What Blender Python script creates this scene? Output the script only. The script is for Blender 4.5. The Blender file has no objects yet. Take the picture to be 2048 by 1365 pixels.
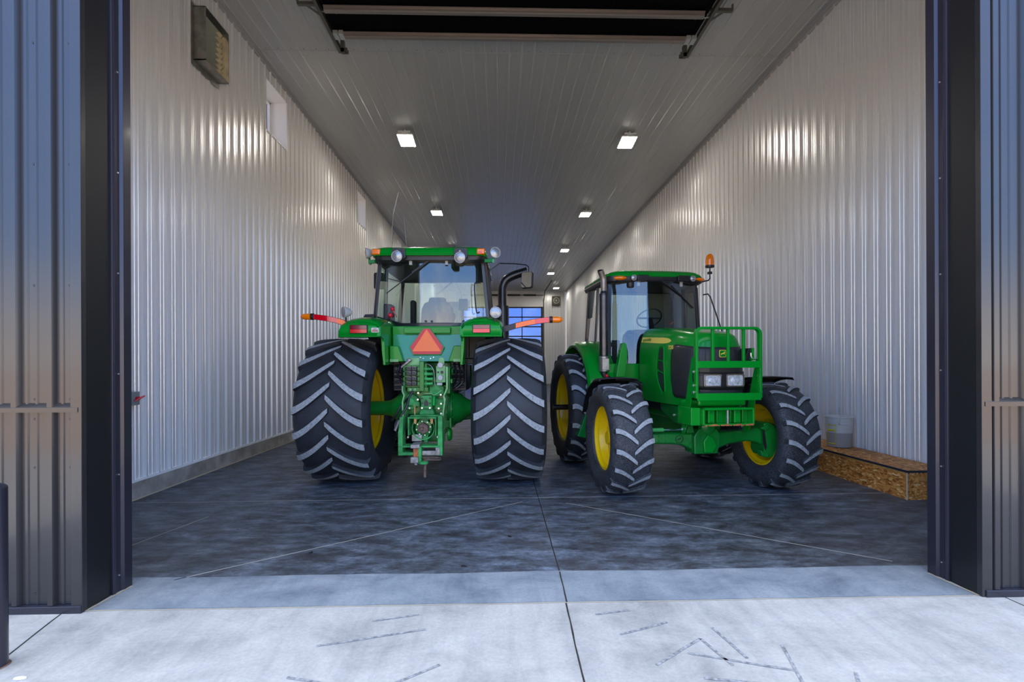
import bpy, bmesh, math, random
from mathutils import Vector, Matrix, Euler, noise
random.seed(7)
S = bpy.context.scene
COL = S.collection
PI = math.pi
R = math.radians
S.view_settings.view_transform = 'Standard'
S.view_settings.look = 'None'
S.view_settings.gamma = 1
S.view_settings.use_curve_mapping = False
S.view_settings.exposure = 0.0

# ------------------------------------------------------------------ materials
def nt(name):
    m = bpy.data.materials.new(name); m.use_nodes = True
    n = m.node_tree; b = n.nodes['Principled BSDF']
    return m, n, b
def mat(name, col, rough=.5, metal=0., coat=0., bump=0., bscale=40, vary=0., vscale=6, spec=None, emit=None, estr=0):
    m, n, b = nt(name)
    b.inputs['Base Color'].default_value = (*col, 1)
    b.inputs['Roughness'].default_value = rough
    b.inputs['Metallic'].default_value = metal
    b.inputs['Coat Weight'].default_value = coat
    b.inputs['Coat Roughness'].default_value = .06
    if spec is not None: b.inputs['Specular IOR Level'].default_value = spec
    if emit:
        b.inputs['Emission Color'].default_value = (*emit, 1)
        b.inputs['Emission Strength'].default_value = estr
    tc = n.nodes.new('ShaderNodeTexCoord')
    if vary:
        t = n.nodes.new('ShaderNodeTexNoise'); t.inputs['Scale'].default_value = vscale; t.inputs['Detail'].default_value = 6
        n.links.new(tc.outputs['Object'], t.inputs['Vector'])
        r = n.nodes.new('ShaderNodeValToRGB')
        r.color_ramp.elements[0].position = .35; r.color_ramp.elements[1].position = .68
        r.color_ramp.elements[0].color = (*[c*(1-vary) for c in col], 1)
        r.color_ramp.elements[1].color = (*[min(1, c*(1+vary*.6)) for c in col], 1)
        n.links.new(t.outputs['Fac'], r.inputs['Fac']); n.links.new(r.outputs['Color'], b.inputs['Base Color'])
    if bump:
        t = n.nodes.new('ShaderNodeTexNoise'); t.inputs['Scale'].default_value = bscale; t.inputs['Detail'].default_value = 5
        n.links.new(tc.outputs['Object'], t.inputs['Vector'])
        u = n.nodes.new('ShaderNodeBump'); u.inputs['Strength'].default_value = bump; u.inputs['Distance'].default_value = .01
        n.links.new(t.outputs['Fac'], u.inputs['Height']); n.links.new(u.outputs['Normal'], b.inputs['Normal'])
    return m
def ramp(n, fac, stops):
    r = n.nodes.new('ShaderNodeValToRGB')
    e = r.color_ramp.elements
    while len(e) < len(stops): e.new(.5)
    for k, (p, c) in enumerate(stops):
        e[k].position = p; e[k].color = (*c, 1)
    n.links.new(fac, r.inputs['Fac']); return r.outputs['Color']
def tex_noise(n, vec, scale, detail=6, dist=0, rough=.55):
    t = n.nodes.new('ShaderNodeTexNoise'); t.inputs['Scale'].default_value = scale
    t.inputs['Detail'].default_value = detail; t.inputs['Distortion'].default_value = dist; t.inputs['Roughness'].default_value = rough
    n.links.new(vec, t.inputs['Vector']); return t.outputs['Fac']
def mapping(n, vec, scale=(1,1,1), rot=(0,0,0)):
    m = n.nodes.new('ShaderNodeMapping'); m.inputs['Scale'].default_value = scale; m.inputs['Rotation'].default_value = rot
    n.links.new(vec, m.inputs['Vector']); return m.outputs['Vector']
def mixc(n, f, a, b, mode='MIX'):
    m = n.nodes.new('ShaderNodeMix'); m.data_type = 'RGBA'; m.blend_type = mode
    if isinstance(f, float): m.inputs[0].default_value = f
    else: n.links.new(f, m.inputs[0])
    for i, v in ((6, a), (7, b)):
        if isinstance(v, tuple): m.inputs[i].default_value = (*v, 1)
        else: n.links.new(v, m.inputs[i])
    return m.outputs[2]
def bumpn(n, b, h, s, d=.01):
    u = n.nodes.new('ShaderNodeBump'); u.inputs['Strength'].default_value = s; u.inputs['Distance'].default_value = d
    n.links.new(h, u.inputs['Height']); n.links.new(u.outputs['Normal'], b.inputs['Normal'])

def concrete_dark():
    m, n, b = nt('sealed_concrete'); tc = n.nodes.new('ShaderNodeTexCoord').outputs['Object']
    v = mapping(n, tc, (1.0, 2.1, 1), (0, 0, R(14)))
    a = tex_noise(n, v, 2.6, 12, .22, .76)
    c = ramp(n, a, [(.34, (.032, .030, .030)), (.45, (.062, .068, .080)), (.53, (.100, .118, .145)), (.62, (.165, .195, .235)), (.76, (.34, .38, .42))])
    f = tex_noise(n, tc, 22, 8, .2, .7)
    c2 = ramp(n, f, [(.3, (.62, .62, .62)), (.7, (1.35, 1.35, 1.35))])
    c = mixc(n, 1., c, c2, 'MULTIPLY')
    w = tex_noise(n, mapping(n, tc, (.35, .35, 1)), 1.0, 4, .2)
    c3 = ramp(n, w, [(.35, (.80, .76, .72)), (.65, (1.08, 1.12, 1.2))])
    c = mixc(n, 1., c, c3, 'MULTIPLY')
    sp = tex_noise(n, tc, 160, 2)
    spf = ramp(n, sp, [(.73, (0, 0, 0)), (.78, (1, 1, 1))])
    c = mixc(n, spf, c, (.42, .42, .42))
    n.links.new(c, b.inputs['Base Color'])
    rr = ramp(n, f, [(.3, (.38, .38, .38)), (.7, (.62, .62, .62))])
    n.links.new(rr, b.inputs['Roughness']); bumpn(n, b, f, .12, .004)
    b.inputs['Specular IOR Level'].default_value = .35
    return m
def concrete_light(name, c0, c1, c2):
    m, n, b = nt(name); tc = n.nodes.new('ShaderNodeTexCoord').outputs['Object']
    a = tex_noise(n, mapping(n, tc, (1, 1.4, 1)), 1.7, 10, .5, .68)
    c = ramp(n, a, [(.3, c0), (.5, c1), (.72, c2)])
    f = tex_noise(n, tc, 45, 6, 0, .7)
    c = mixc(n, 1., c, ramp(n, f, [(.3, (.86, .86, .86)), (.7, (1.1, 1.1, 1.1))]), 'MULTIPLY')
    st = tex_noise(n, mapping(n, tc, (3.5, .45, 1), (0, 0, R(18))), 2.2, 6, .4)
    c = mixc(n, 1., c, ramp(n, st, [(.32, (.84, .85, .87)), (.55, (1, 1, 1))]), 'MULTIPLY')
    g = tex_noise(n, tc, 90, 1)
    c = mixc(n, ramp(n, g, [(.77, (0, 0, 0)), (.80, (1, 1, 1))]), c, (.2, .19, .18))
    n.links.new(c, b.inputs['Base Color']); b.inputs['Roughness'].default_value = .75
    bumpn(n, b, f, .2, .004)
    return m
def osb():
    m, n, b = nt('oriented_strand_board'); tc = n.nodes.new('ShaderNodeTexCoord').outputs['Object']
    warp = tex_noise(n, tc, 6, 3)
    v = n.nodes.new('ShaderNodeVectorMath'); v.operation = 'ADD'
    n.links.new(tc, v.inputs[0])
    sc = n.nodes.new('ShaderNodeVectorMath'); sc.operation = 'SCALE'; sc.inputs['Scale'].default_value = .12
    cn = n.nodes.new('ShaderNodeTexNoise'); cn.inputs['Scale'].default_value = 5; n.links.new(tc, cn.inputs['Vector'])
    n.links.new(cn.outputs['Color'], sc.inputs[0]); n.links.new(sc.outputs[0], v.inputs[1])
    vo = n.nodes.new('ShaderNodeTexVoronoi'); vo.inputs['Scale'].default_value = 40
    n.links.new(mapping(n, v.outputs[0], (1, .45, 1.5)), vo.inputs['Vector'])
    sep = n.nodes.new('ShaderNodeSeparateColor'); n.links.new(vo.outputs['Color'], sep.inputs[0])
    c = ramp(n, sep.outputs[0], [(0, (.26, .085, .012)), (.3, (.52, .19, .03)), (.6, (.66, .27, .05)), (.85, (.74, .34, .08)), (1, (.92, .60, .28))])
    g = tex_noise(n, mapping(n, tc, (30, 30, 90)), 2, 4)
    c = mixc(n, 1., c, ramp(n, g, [(.3, (.75, .75, .75)), (.7, (1.15, 1.15, 1.15))]), 'MULTIPLY')
    n.links.new(c, b.inputs['Base Color']); b.inputs['Roughness'].default_value = .6
    bumpn(n, b, sep.outputs[1], .2, .002)
    return m
def glass(name, tint, ior=1.5, rough=0.):
    m, n, b = nt(name); n.nodes.remove(b)
    out = n.nodes['Material Output']
    t = n.nodes.new('ShaderNodeBsdfTransparent'); t.inputs[0].default_value = (*tint, 1)
    g = n.nodes.new('ShaderNodeBsdfGlossy'); g.inputs['Roughness'].default_value = rough; g.inputs[0].default_value = (1, 1, 1, 1)
    f = n.nodes.new('ShaderNodeFresnel'); f.inputs['IOR'].default_value = ior
    x = n.nodes.new('ShaderNodeMixShader')
    n.links.new(f.outputs[0], x.inputs[0]); n.links.new(t.outputs[0], x.inputs[1]); n.links.new(g.outputs[0], x.inputs[2])
    n.links.new(x.outputs[0], out.inputs[0]); return m
def worn_rubber():
    # the worn, dusty running face of the tread bars
    m, n, b = nt('worn_tread_face'); tc = n.nodes.new('ShaderNodeTexCoord').outputs['Object']
    f = tex_noise(n, tc, 38, 6, .2, .7)
    n.links.new(ramp(n, f, [(.3, (.15, .16, .165)), (.5, (.30, .315, .32)), (.7, (.40, .42, .43))]), b.inputs['Base Color'])
    b.inputs['Roughness'].default_value = .8; bumpn(n, b, f, .4, .004); return m
def rubber(name, dust):
    m, n, b = nt(name); tc = n.nodes.new('ShaderNodeTexCoord').outputs['Object']
    a = tex_noise(n, tc, 3.5, 8, .3, .65); f = tex_noise(n, tc, 70, 4, 0, .7)
    c = ramp(n, a, [(.3, (.012, .013, .016)), (.6, (.024, .028, .036)), (.8, (.040, .046, .056))])
    if dust:
        c = mixc(n, ramp(n, f, [(.46, (0, 0, 0)), (.74, (dust, dust, dust))]), c, (.30, .30, .30))
    n.links.new(c, b.inputs['Base Color']); b.inputs['Roughness'].default_value = .62
    bumpn(n, b, f, .15, .003); return m

M = {}
M['liner'] = mat('white_steel_liner', (.82, .82, .82), .27, .24, .0, spec=.8)
M['ceiling'] = mat('shaded_ceiling_steel', (.49, .49, .48), .28, .15, spec=.7)  # liner steel again, with the dim overhead light put into a darker base
M['liner_trim'] = mat('grey_steel_trim', (.45, .45, .44), .35)
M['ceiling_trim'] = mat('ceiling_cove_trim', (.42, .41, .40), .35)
M['siding'] = mat('bronze_siding', (.055, .052, .052), .22, .55, .2, bump=.03, bscale=2.2)
M['jamb'] = mat('black_jamb_steel', (.009, .009, .010), .38, 0, bump=.04, bscale=3)
M['jamb_trim'] = mat('dark_trim_steel', (.030, .028, .040), .28, .3, .2)
M['floor'] = concrete_dark()
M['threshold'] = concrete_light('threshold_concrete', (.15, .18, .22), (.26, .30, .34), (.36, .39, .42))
M['apron'] = concrete_light('apron_concrete', (.345, .338, .325), (.50, .482, .452), (.62, .595, .555))
M['curb'] = mat('curb_concrete', (.33, .31, .28), .8, bump=.4, bscale=30, vary=.35, vscale=4)
M['sealant'] = mat('tan_sealant', (.48, .42, .31), .8, bump=.3)
M['joint'] = mat('dark_saw_cut', (.03, .027, .024), .9)
M['joint_pale'] = mat('pale_saw_cut', (.42, .41, .36), .9)
M['mark'] = mat('rubber_mark', (.36, .365, .38), .8, vary=.5, vscale=40)
M['gravel'] = mat('dry_gravel', (.60, .41, .25), .9, bump=.6, bscale=30, vary=.3, vscale=2)
M['roofm'] = mat('roof_steel', (.05, .05, .055), .4)
M['osb'] = osb()
M['pine'] = mat('pine_batten', (.55, .27, .07), .6, vary=.25, vscale=15)
M['black_edge'] = mat('black_edge_strip', (.015, .02, .03), .5)
M['white_edge'] = mat('pale_corner_bead', (.62, .56, .45), .6)
M['white'] = mat('white_vinyl', (.85, .85, .84), .45)
M['galv'] = mat('galvanised_steel', (.34, .33, .29), .38, .7, bump=.1, bscale=25, vary=.25, vscale=9)
M['louvre'] = mat('zinc_louvre', (.42, .40, .30), .22, .9, bump=.15, bscale=18)
M['track'] = mat('track_steel', (.16, .15, .125), .45, .6)
M['strut'] = mat('strut_steel', (.33, .29, .26), .4, .5)
M['hinge'] = mat('bright_hinge_steel', (.55, .58, .58), .4, .5)
M['blackpanel'] = mat('black_door_skin', (.0015, .0015, .0018), .6, spec=.05)
M['glass'] = glass('clear_window_glass', (.95, .97, 1))
M['bluepane'] = glass('blue_tinted_pane', (.24, .34, .58), 1.5, .15)
M['cabglass'] = glass('green_cab_glass', (.80, .93, .89), 1.9)
M['green'] = mat('tractor_green', (.001, .245, .018), .26, 0, .22, spec=.22)
M['green_axle'] = mat('casting_green', (.004, .19, .024), .36, 0, .35, bump=.12, bscale=35, vary=.2, vscale=5, spec=.25)
M['green_worn'] = mat('weathered_green', (.05, .33, .085), .5, 0, .05, spec=.25, bump=.2, bscale=45, vary=.45, vscale=9)
M['green_teal'] = mat('rear_panel_green', (.006, .22, .035), .2, 0, .8)
M['green_pale'] = mat('faded_green_plate', (.16, .42, .15), .45, 0, .1, vary=.2, vscale=12)
M['yellow'] = mat('rim_yellow', (.86, .56, .0), .35, 0, .3)
M['rubber'] = rubber('tyre_rubber', 0)
M['rubber_dusty'] = rubber('dusty_tyre_rubber', .30)
M['lug'] = worn_rubber()
M['black'] = mat('black_plastic', (.012, .012, .014), .42)
M['blackm'] = mat('black_painted_metal', (.014, .014, .018), .30, .2, .3)
M['mesh'] = mat('black_grille_mesh', (.020, .020, .023), .38, 0, .2, bump=.5, bscale=220)
M['interior'] = mat('cab_lining', (.12, .12, .11), .8)
M['seat'] = mat('seat_fabric', (.03, .03, .033), .8)
M['orange'] = mat('amber_lens', (.90, .20, .0), .15, 0, .6)
M['sm_orange'] = mat('fluorescent_orange', (1.0, .20, .055), .5)
M['redrefl'] = mat('red_retroreflector', (.62, .02, .04), .4)
M['red'] = mat('red_lens', (.62, .0, .01), .15, 0, .6)
M['dark_red'] = mat('dark_red_lens', (.16, .0, .015), .12, 0, .6)
M['pinkred'] = mat('faded_red_film', (.85, .10, .09), .4)
M['chrome'] = mat('chrome', (.75, .76, .78), .12, 1)
M['lens'] = mat('clear_lamp_lens', (.34, .35, .35), .16, .5, .4, bump=.4, bscale=60)
M['headlens'] = mat('frosted_head_lens', (.62, .64, .64), .2, .15, .8, bump=.6, bscale=45, vary=.3, vscale=25)
M['lamp_body'] = mat('grey_lamp_body', (.40, .40, .39), .45)
M['steel'] = mat('bare_steel', (.34, .32, .30), .45, .7, vary=.35, vscale=22)
M['rust'] = mat('rusty_steel', (.20, .12, .09), .7, .3, vary=.5, vscale=25)
M['rusto'] = mat('orange_rust', (.45, .13, .04), .8, 0, vary=.4, vscale=30)
M['exh'] = mat('heat_stained_pipe', (.33, .27, .22), .4, .7, vary=.3, vscale=10)
M['bolt'] = mat('zinc_bolt', (.70, .72, .68), .3, .8)
M['mirror'] = mat('mirror_face', (.85, .87, .87), .03, 1)
M['stripe'] = mat('yellow_decal', (.88, .66, .10), .35)
M['decal'] = mat('pale_decal', (.55, .55, .50), .45)
M['bucket'] = mat('white_bucket_plastic', (.64, .63, .61), .4)
M['bucket_low'] = mat('bucket_filled_part', (.36, .35, .34), .45)
M['label_y'] = mat('yellow_label_print', (.75, .70, .0), .5)
M['redp'] = mat('red_handle', (.6, .01, .03), .35)
M['boxgrey'] = mat('grey_enclosure', (.20, .235, .24), .45)
M['led'] = mat('led_panel', (1, 1, 1), .4, emit=(1., .94, .84), estr=85)
M['heater'] = mat('heater_case', (.05, .045, .035), .5, .3)

# ------------------------------------------------------------------ mesh helpers
class B:
    def __init__(s): s.bm = bmesh.new(); s.mi = 0
    def _f(s, vs):
        try:
            f = s.bm.faces.new(vs); f.material_index = s.mi; return f
        except ValueError: return None
    def box(s, x0, x1, y0, y1, z0, z1, mi=None, mtx=None):
        if mi is not None: s.mi = mi
        c = [Vector((x, y, z)) for z in (z0, z1) for y in (y0, y1) for x in (x0, x1)]
        if mtx: c = [mtx @ v for v in c]
        v = [s.bm.verts.new(p) for p in c]
        for q in ((0,2,3,1),(4,5,7,6),(0,1,5,4),(2,6,7,3),(0,4,6,2),(1,3,7,5)): s._f([v[i] for i in q])
        return s
    def bar(s, a, b, w, h, mi=None, up=(0,0,1)):
        a = Vector(a); b = Vector(b); d = b-a; L = d.length; z = d.normalized()
        u = Vector(up)
        if abs(u.dot(z)) > .98: u = Vector((1,0,0))
        x = u.cross(z).normalized(); y = z.cross(x)
        m = Matrix.Translation(a) @ Matrix((x, y, z)).transposed().to_4x4()
        return s.box(-w/2, w/2, -h/2, h/2, 0, L, mi, m)
    def rings(s, rings, cap=True, closed=True, mi=None):
        if mi is not None: s.mi = mi
        V = [[s.bm.verts.new(p) for p in r] for r in rings]
        n = len(V[0])
        for a, b in zip(V, V[1:]):
            for i in range(n if closed else n-1):
                j = (i+1) % n; s._f([a[i], a[j], b[j], b[i]])
        if cap and closed:
            s._f(V[0][::-1]); s._f(V[-1])
        return V
    def tube(s, pts, r, n=12, mi=None, cap=True):
        pts = [Vector(p) for p in pts]; rs = r if isinstance(r, (list, tuple)) else [r]*len(pts)
        out = []; px = None
        for i, p in enumerate(pts):
            d = ((pts[min(i+1, len(pts)-1)]-p).normalized() + (p-pts[max(i-1, 0)]).normalized()).normalized()
            if px is None:
                u = Vector((0,0,1)) if abs(d.z) < .9 else Vector((1,0,0))
                x = u.cross(d).normalized()
            else: x = (px - d*px.dot(d)).normalized()
            px = x; y = d.cross(x)
            out.append([p + (x*math.cos(t)+y*math.sin(t))*rs[i] for t in (2*PI*k/n for k in range(n))])
        s.rings(out, cap, True, mi); return s
    def cyl(s, a, b, r, n=20, mi=None, r2=None): return s.tube([a, b], [r, r if r2 is None else r2], n, mi)
    def lathe(s, prof, axis='X', c=(0,0,0), n=48, mi=None, cap=True):
        # prof: list of (position along axis, radius)
        if mi is not None: s.mi = mi
        out = []
        for (t, r) in prof:
            ring = []
            for k in range(n):
                a = 2*PI*k/n; u, v = r*math.cos(a), r*math.sin(a)
                p = {'X': (t, u, v), 'Y': (v, t, u), 'Z': (u, v, t)}[axis]
                ring.append(Vector(c)+Vector(p))
            out.append(ring)
        s.rings(out, cap, True); return s
    def prism(s, poly, a0, a1, axis='Y', mi=None):
        # poly: 2-D outline; axis Y -> (x,z), X -> (y,z), Z -> (x,y)
        if mi is not None: s.mi = mi
        f = {'Y': lambda p, a: (p[0], a, p[1]), 'X': lambda p, a: (a, p[0], p[1]), 'Z': lambda p, a: (p[0], p[1], a)}[axis]
        s.rings([[Vector(f(p, a)) for p in poly] for a in (a0, a1)]); return s
    def ball(s, c, r, sx=1, sy=1, sz=1, mi=None, n=16):
        if mi is not None: s.mi = mi
        rg = []
        for i in range(1, n//2):
            t = PI*i/(n//2)
            rg.append([Vector(c)+Vector((r*sx*math.sin(t)*math.cos(a), r*sy*math.sin(t)*math.sin(a), -r*sz*math.cos(t))) for a in (2*PI*k/n for k in range(n))])
        s.rings(rg); return s
    def grid(s, pts, mi=None):
        if mi is not None: s.mi = mi
        V = [[s.bm.verts.new(p) for p in row] for row in pts]
        for a, b in zip(V, V[1:]):
            for i in range(len(a)-1): s._f([a[i], a[i+1], b[i+1], b[i]])
        return s
    def xf(s, m):
        bmesh.ops.transform(s.bm, matrix=m, verts=s.bm.verts); return s
    def done(s, name, mats, parent=None, bevel=0, smooth=True, solid=0, recalc=True, seg=2):
        if recalc: bmesh.ops.recalc_face_normals(s.bm, faces=s.bm.faces)
        me = bpy.data.meshes.new(name); s.bm.to_mesh(me); s.bm.free()
        for k in (mats if isinstance(mats, (list, tuple)) else [mats]): me.materials.append(M[k])
        if smooth:
            for p in me.polygons: p.use_smooth = True
            me.set_sharp_from_angle(angle=R(32))
        o = bpy.data.objects.new(name, me); COL.objects.link(o)
        if parent: o.parent = parent
        if solid:
            q = o.modifiers.new('thickness', 'SOLIDIFY'); q.thickness = solid; q.offset = -1
        if bevel:
            q = o.modifiers.new('bevel', 'BEVEL'); q.width = bevel; q.segments = seg; q.limit_method = 'ANGLE'; q.angle_limit = R(40); q.harden_normals = True
        return o
def tag(o, label=None, cat=None, group=None, kind=None):
    if label: o['label'] = label
    if cat: o['category'] = cat
    if group: o['group'] = group
    if kind: o['kind'] = kind
    return o
def empty(name, loc, rz=0):
    o = bpy.data.objects.new(name, None); COL.objects.link(o); o.location = loc; o.rotation_euler = (0, 0, rz); o.empty_display_size = .2
    return o
def copy_tree(o, parent=None):
    c = o.copy(); COL.objects.link(c)
    if parent: c.parent = parent
    for ch in list(o.children): copy_tree(ch, c)
    return c
def struct(o): o['kind'] = 'structure'; return o
def smoothpath(pts, k=6):
    P = [Vector(p) for p in pts]; out = []
    for i in range(len(P)-1):
        p0 = P[max(i-1, 0)]; p1 = P[i]; p2 = P[i+1]; p3 = P[min(i+2, len(P)-1)]
        for j in range(k):
            t = j/k
            out.append(.5*((2*p1)+(p2-p0)*t+(2*p0-5*p1+4*p2-p3)*t*t+(3*p1-p0-3*p2+p3)*t*t*t))
    out.append(P[-1]); return out
def rrect(x0, x1, z0, z1, r, k=5):
    out = []
    for cx, cz, a0 in ((x1-r, z0+r, -90), (x1-r, z1-r, 0), (x0+r, z1-r, 90), (x0+r, z0+r, 180)):
        for i in range(k+1):
            a = R(a0+90*i/k); out.append((cx+r*math.cos(a), cz+r*math.sin(a)))
    return out

# ------------------------------------------------------------------ camera, sky, sun
cam = bpy.data.cameras.new('camera'); co = bpy.data.objects.new('camera', cam); COL.objects.link(co)
cam.sensor_width = 36; cam.lens = 36*985/2048; cam.shift_y = 46/2048; cam.clip_end = 400; cam.clip_start = .05
co.location = (0, 0, 1.62); co.rotation_mode = 'XYZ'; co.rotation_euler = (R(90), R(.23), -R(1.6))
S.camera = co

w = bpy.data.worlds.new('sky'); S.world = w; w.use_nodes = True
n = w.node_tree; bg = n.nodes['Background']
tc = n.nodes.new('ShaderNodeTexCoord').outputs['Generated']
sx = n.nodes.new('ShaderNodeSeparateXYZ'); n.links.new(tc, sx.inputs[0])
base = ramp(n, sx.outputs['Z'], [(0., (.86, .74, .60)), (.06, (.80, .76, .74)), (.11, (.50, .64, .86)), (.18, (.22, .45, .92)), (.55, (.18, .38, .88)), (.78, (.66, .72, .80)), (1., (.85, .86, .86))])
cv = mapping(n, tc, (1.3, 1.3, 4.2))
cf = tex_noise(n, cv, 2.6, 9, .35, .6)
cm = ramp(n, cf, [(.46, (0, 0, 0)), (.62, (1, 1, 1))])
hz = ramp(n, sx.outputs['Z'], [(0., (1, 1, 1)), (.06, (.75, .75, .75)), (.15, (.16, .16, .16)), (.55, (.10, .10, .10)), (.8, (.8, .8, .8))])
cmask = mixc(n, 1., cm, hz, 'MULTIPLY')
sky = mixc(n, cmask, base, (1.05, 1.0, .97))
n.links.new(sky, bg.inputs[0]); bg.inputs[1].default_value = 3.9

su = bpy.data.lights.new('sun', 'SUN'); su.energy = 12.0; su.angle = R(.6); su.color = (1, .96, .90)
so = bpy.data.objects.new('sun', su); COL.objects.link(so)
so.rotation_euler = (-R(33), 0, R(8)); so.location = (0, 30, 30)   # shines from behind the building, down towards -Y
so.rotation_euler = Vector((.05, -.56, -1)).to_track_quat('-Z', 'Y').to_euler()

# ------------------------------------------------------------------ building shell
XL, XR, ZC = -4.42, 5.42, 7.40
YF, YI, YB = 3.33, 3.69, 39.0
DL, DR = -2.73, 3.33       # jambs of the doorway
PITCH = .2286
PROF2 = [(0, 0), (.016, 0), (.030, .030), (.062, .030), (.076, 0), (.100, 0), (.106, .008), (.116, .008), (.122, 0), (.162, 0), (.168, .008), (.178, .008), (.184, 0)]
PROFC = [(0, 0), (.020, 0), (.032, .016), (.046, .016), (.058, 0), (.110, 0), (.118, .002), (.126, 0), (.170, 0), (.178, .002), (.186, 0)]
PROF = [(0, 0), (.026, 0), (.038, .030), (.062, .030), (.076, 0), (.104, 0), (.110, .006), (.118, .006), (.124, 0), (.170, 0), (.176, .006), (.184, .006), (.190, 0)]
def profile(a, b, off=0, P=None):
    out = []; k = math.floor((a-off)/PITCH)
    while off+k*PITCH < b:
        for (s_, h) in (P or PROF):
            t = off+k*PITCH+s_
            if a <= t <= b: out.append((t, h))
        k += 1
    return out
def ribbed(name, a, b, z0, z1, place, mats, off=0, holes=(), P=None):
    """sheet of ribbed steel; place(t, h, z) -> 3-D point; holes = [(t0,t1,z0,z1)]"""
    bb = B(); pf = profile(a, b, off, P); zs = sorted({z0, z1, *[h[2] for h in holes], *[h[3] for h in holes]})
    V = [[bb.bm.verts.new(place(t, h, z)) for z in zs] for t, h in pf]
    for i in range(len(pf)-1):
        tm = (pf[i][0]+pf[i+1][0])/2
        for j in range(len(zs)-1):
            zm = (zs[j]+zs[j+1])/2
            if any(h[0] < tm < h[1] and h[2] < zm < h[3] for h in holes): continue
            bb._f([V[i][j], V[i+1][j], V[i+1][j+1], V[i][j+1]])
    return bb.done(name, mats, smooth=False, recalc=False)
WINS = [(9.49, 10.43), (15.60, 16.54), (21.62, 22.56), (27.70, 28.64), (33.80, 34.74)]
WZ = (6.12, 7.09)
wl = struct(ribbed('wall_left', YI, YB, .23, ZC, lambda t, h, z: (XL+h, t, z), 'liner', 3.72, [(a, b, *WZ) for a, b in WINS]))
wr = struct(ribbed('wall_right', YI, YB, .02, ZC, lambda t, h, z: (XR-h, t, z), 'liner', 3.80))
FH = 3.62   # z where the far door header starts drawing the opening top is at 6.12
wb = struct(ribbed('wall_back', XL, XR, .02, ZC, lambda t, h, z: (t, YB-h, z), 'liner', XL, [(-2.72, 3.52, 0, 6.62)]))
cl = struct(ribbed('ceiling', XL, XR, YI, YB, lambda t, h, z: (t, z, ZC-h), 'ceiling', XL+.05, (), PROFC))
# fasteners in the liner panels: far too many small heads to count
def screws(parent, pts, axis, r=.007, m='black'):
    bb = B()
    for p in pts:
        p = Vector(p); d = Vector({'X': (1,0,0), 'x': (-1,0,0), 'Z': (0,0,-1), 'y': (0,-1,0)}[axis])
        bb.tube([p, p+d*.006], r, 6)
    o = bb.done('screws', m, parent, smooth=False); o['kind'] = 'stuff'; return o
pl = []; pr_ = []
for iz in range(9):
    z = .45+iz*.82
    k = 0
    y = YI+.1
    while y < 22:
        pl.append((XL, y, z + (.0 if k % 2 else .0))); pr_.append((XR, y+.05, z)); y += PITCH; k += 1
screws(wl, [p for p in pl if not any(a-.05 < p[1] < b+.05 and WZ[0]-.05 < p[2] < WZ[1]+.05 for a, b in WINS)], 'X', .006, 'heater')
screws(wr, pr_, 'x', .006, 'heater')
pc = []
for Y in (9.1, 14.5, 19.2): pc += [(XL+.2+i*PITCH, Y, ZC) for i in range(42)]
screws(cl, pc, 'Z', .007, 'track')
screws(cl, [(XL+.6+i*.99, 23.9, ZC-.01) for i in range(10)], 'Z', .028, 'bolt')
for Y in (9.12, 23.9):
    struct(B().box(XL, XR, Y-.004, Y+.004, ZC-.023, ZC-.017).done('trim_lap', 'liner_trim', smooth=False)).name = 'trim_%d' % (8 if Y < 10 else 9)

def tr(nm, o): o.name = nm; return struct(o)
tr('trim_1', B().prism([(XL, ZC), (XL+.085, ZC), (XL+.085, ZC-.028), (XL+.03, ZC-.035), (XL+.026, ZC-.08), (XL, ZC-.08)], YI, YB).done('trim', 'ceiling_trim', smooth=False))
tr('trim_2', B().prism([(XR, ZC), (XR-.085, ZC), (XR-.085, ZC-.028), (XR-.03, ZC-.035), (XR-.026, ZC-.08), (XR, ZC-.08)], YI, YB).done('trim', 'ceiling_trim', smooth=False))
tr('trim_3', B().box(XL-.01, XL+.03, YI, YB, .205, .235).done('trim', 'white', smooth=False))
# the curbs
bb = B(); bb.prism([(XL-.3, 0), (XL+.045, 0), (XL+.040, .10), (XL+.030, .205), (XL-.3, .21)], YI, YB)
cb = struct(bb.done('baseboard_left', 'curb', bevel=.008))
B().box(XL+.043, XL+.062, YI, YB, 0, .012).done('sealant_bead', 'sealant', cb)
struct(B().box(XR-.02, XR+.3, YI, YB, 0, .03).done('baseboard_right', 'curb'))
struct(B().box(XL, XR, YB-.03, YB+.02, 0, .03).done('baseboard_back', 'liner_trim'))

# floors
bb = B(); bb.box(XL-.3, XR+.3, YI+.1, YB, -.15, 0)
fl = struct(bb.done('floor', 'floor', smooth=False))
# threshold strip with a slightly ragged inner edge
bb = B(); N = 120; top = []; bot = []
for i in range(N+1):
    x = XL-.3+(XR-XL+.6)*i/N
    e = YI+.14+.018*noise.noise(Vector((x*1.2, 0, 0)))+.007*noise.noise(Vector((x*9, 3, 0)))
    top.append((x, e)); bot.append((x, YF+.012))
bb.grid([[Vector((x, y, .0015)) for x, y in top], [Vector((x, y, .0015)) for x, y in bot]])
bb.grid([[Vector((x, y, .0015)) for x, y in bot], [Vector((x, y, -.1)) for x, y in bot]])
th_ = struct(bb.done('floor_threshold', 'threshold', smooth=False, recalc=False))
bb = B(); bb.box(-14, 14, -2.6, YF-.004, -.15, 0)
ap = struct(bb.done('concrete_apron', 'apron', smooth=False))
bb = B(); bb.box(-14, 14, -2.6, YF+.02, -.155, -.012); bb.done('joint_bed', 'joint', ap, smooth=False)
bb = B(); bb.box(-150, 150, -200, -2.6, -.3, -.03); bb.box(-150, 150, -2.6, 160, -.5, -.3)
struct(bb.done('gravel_yard', 'gravel', smooth=False))
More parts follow.
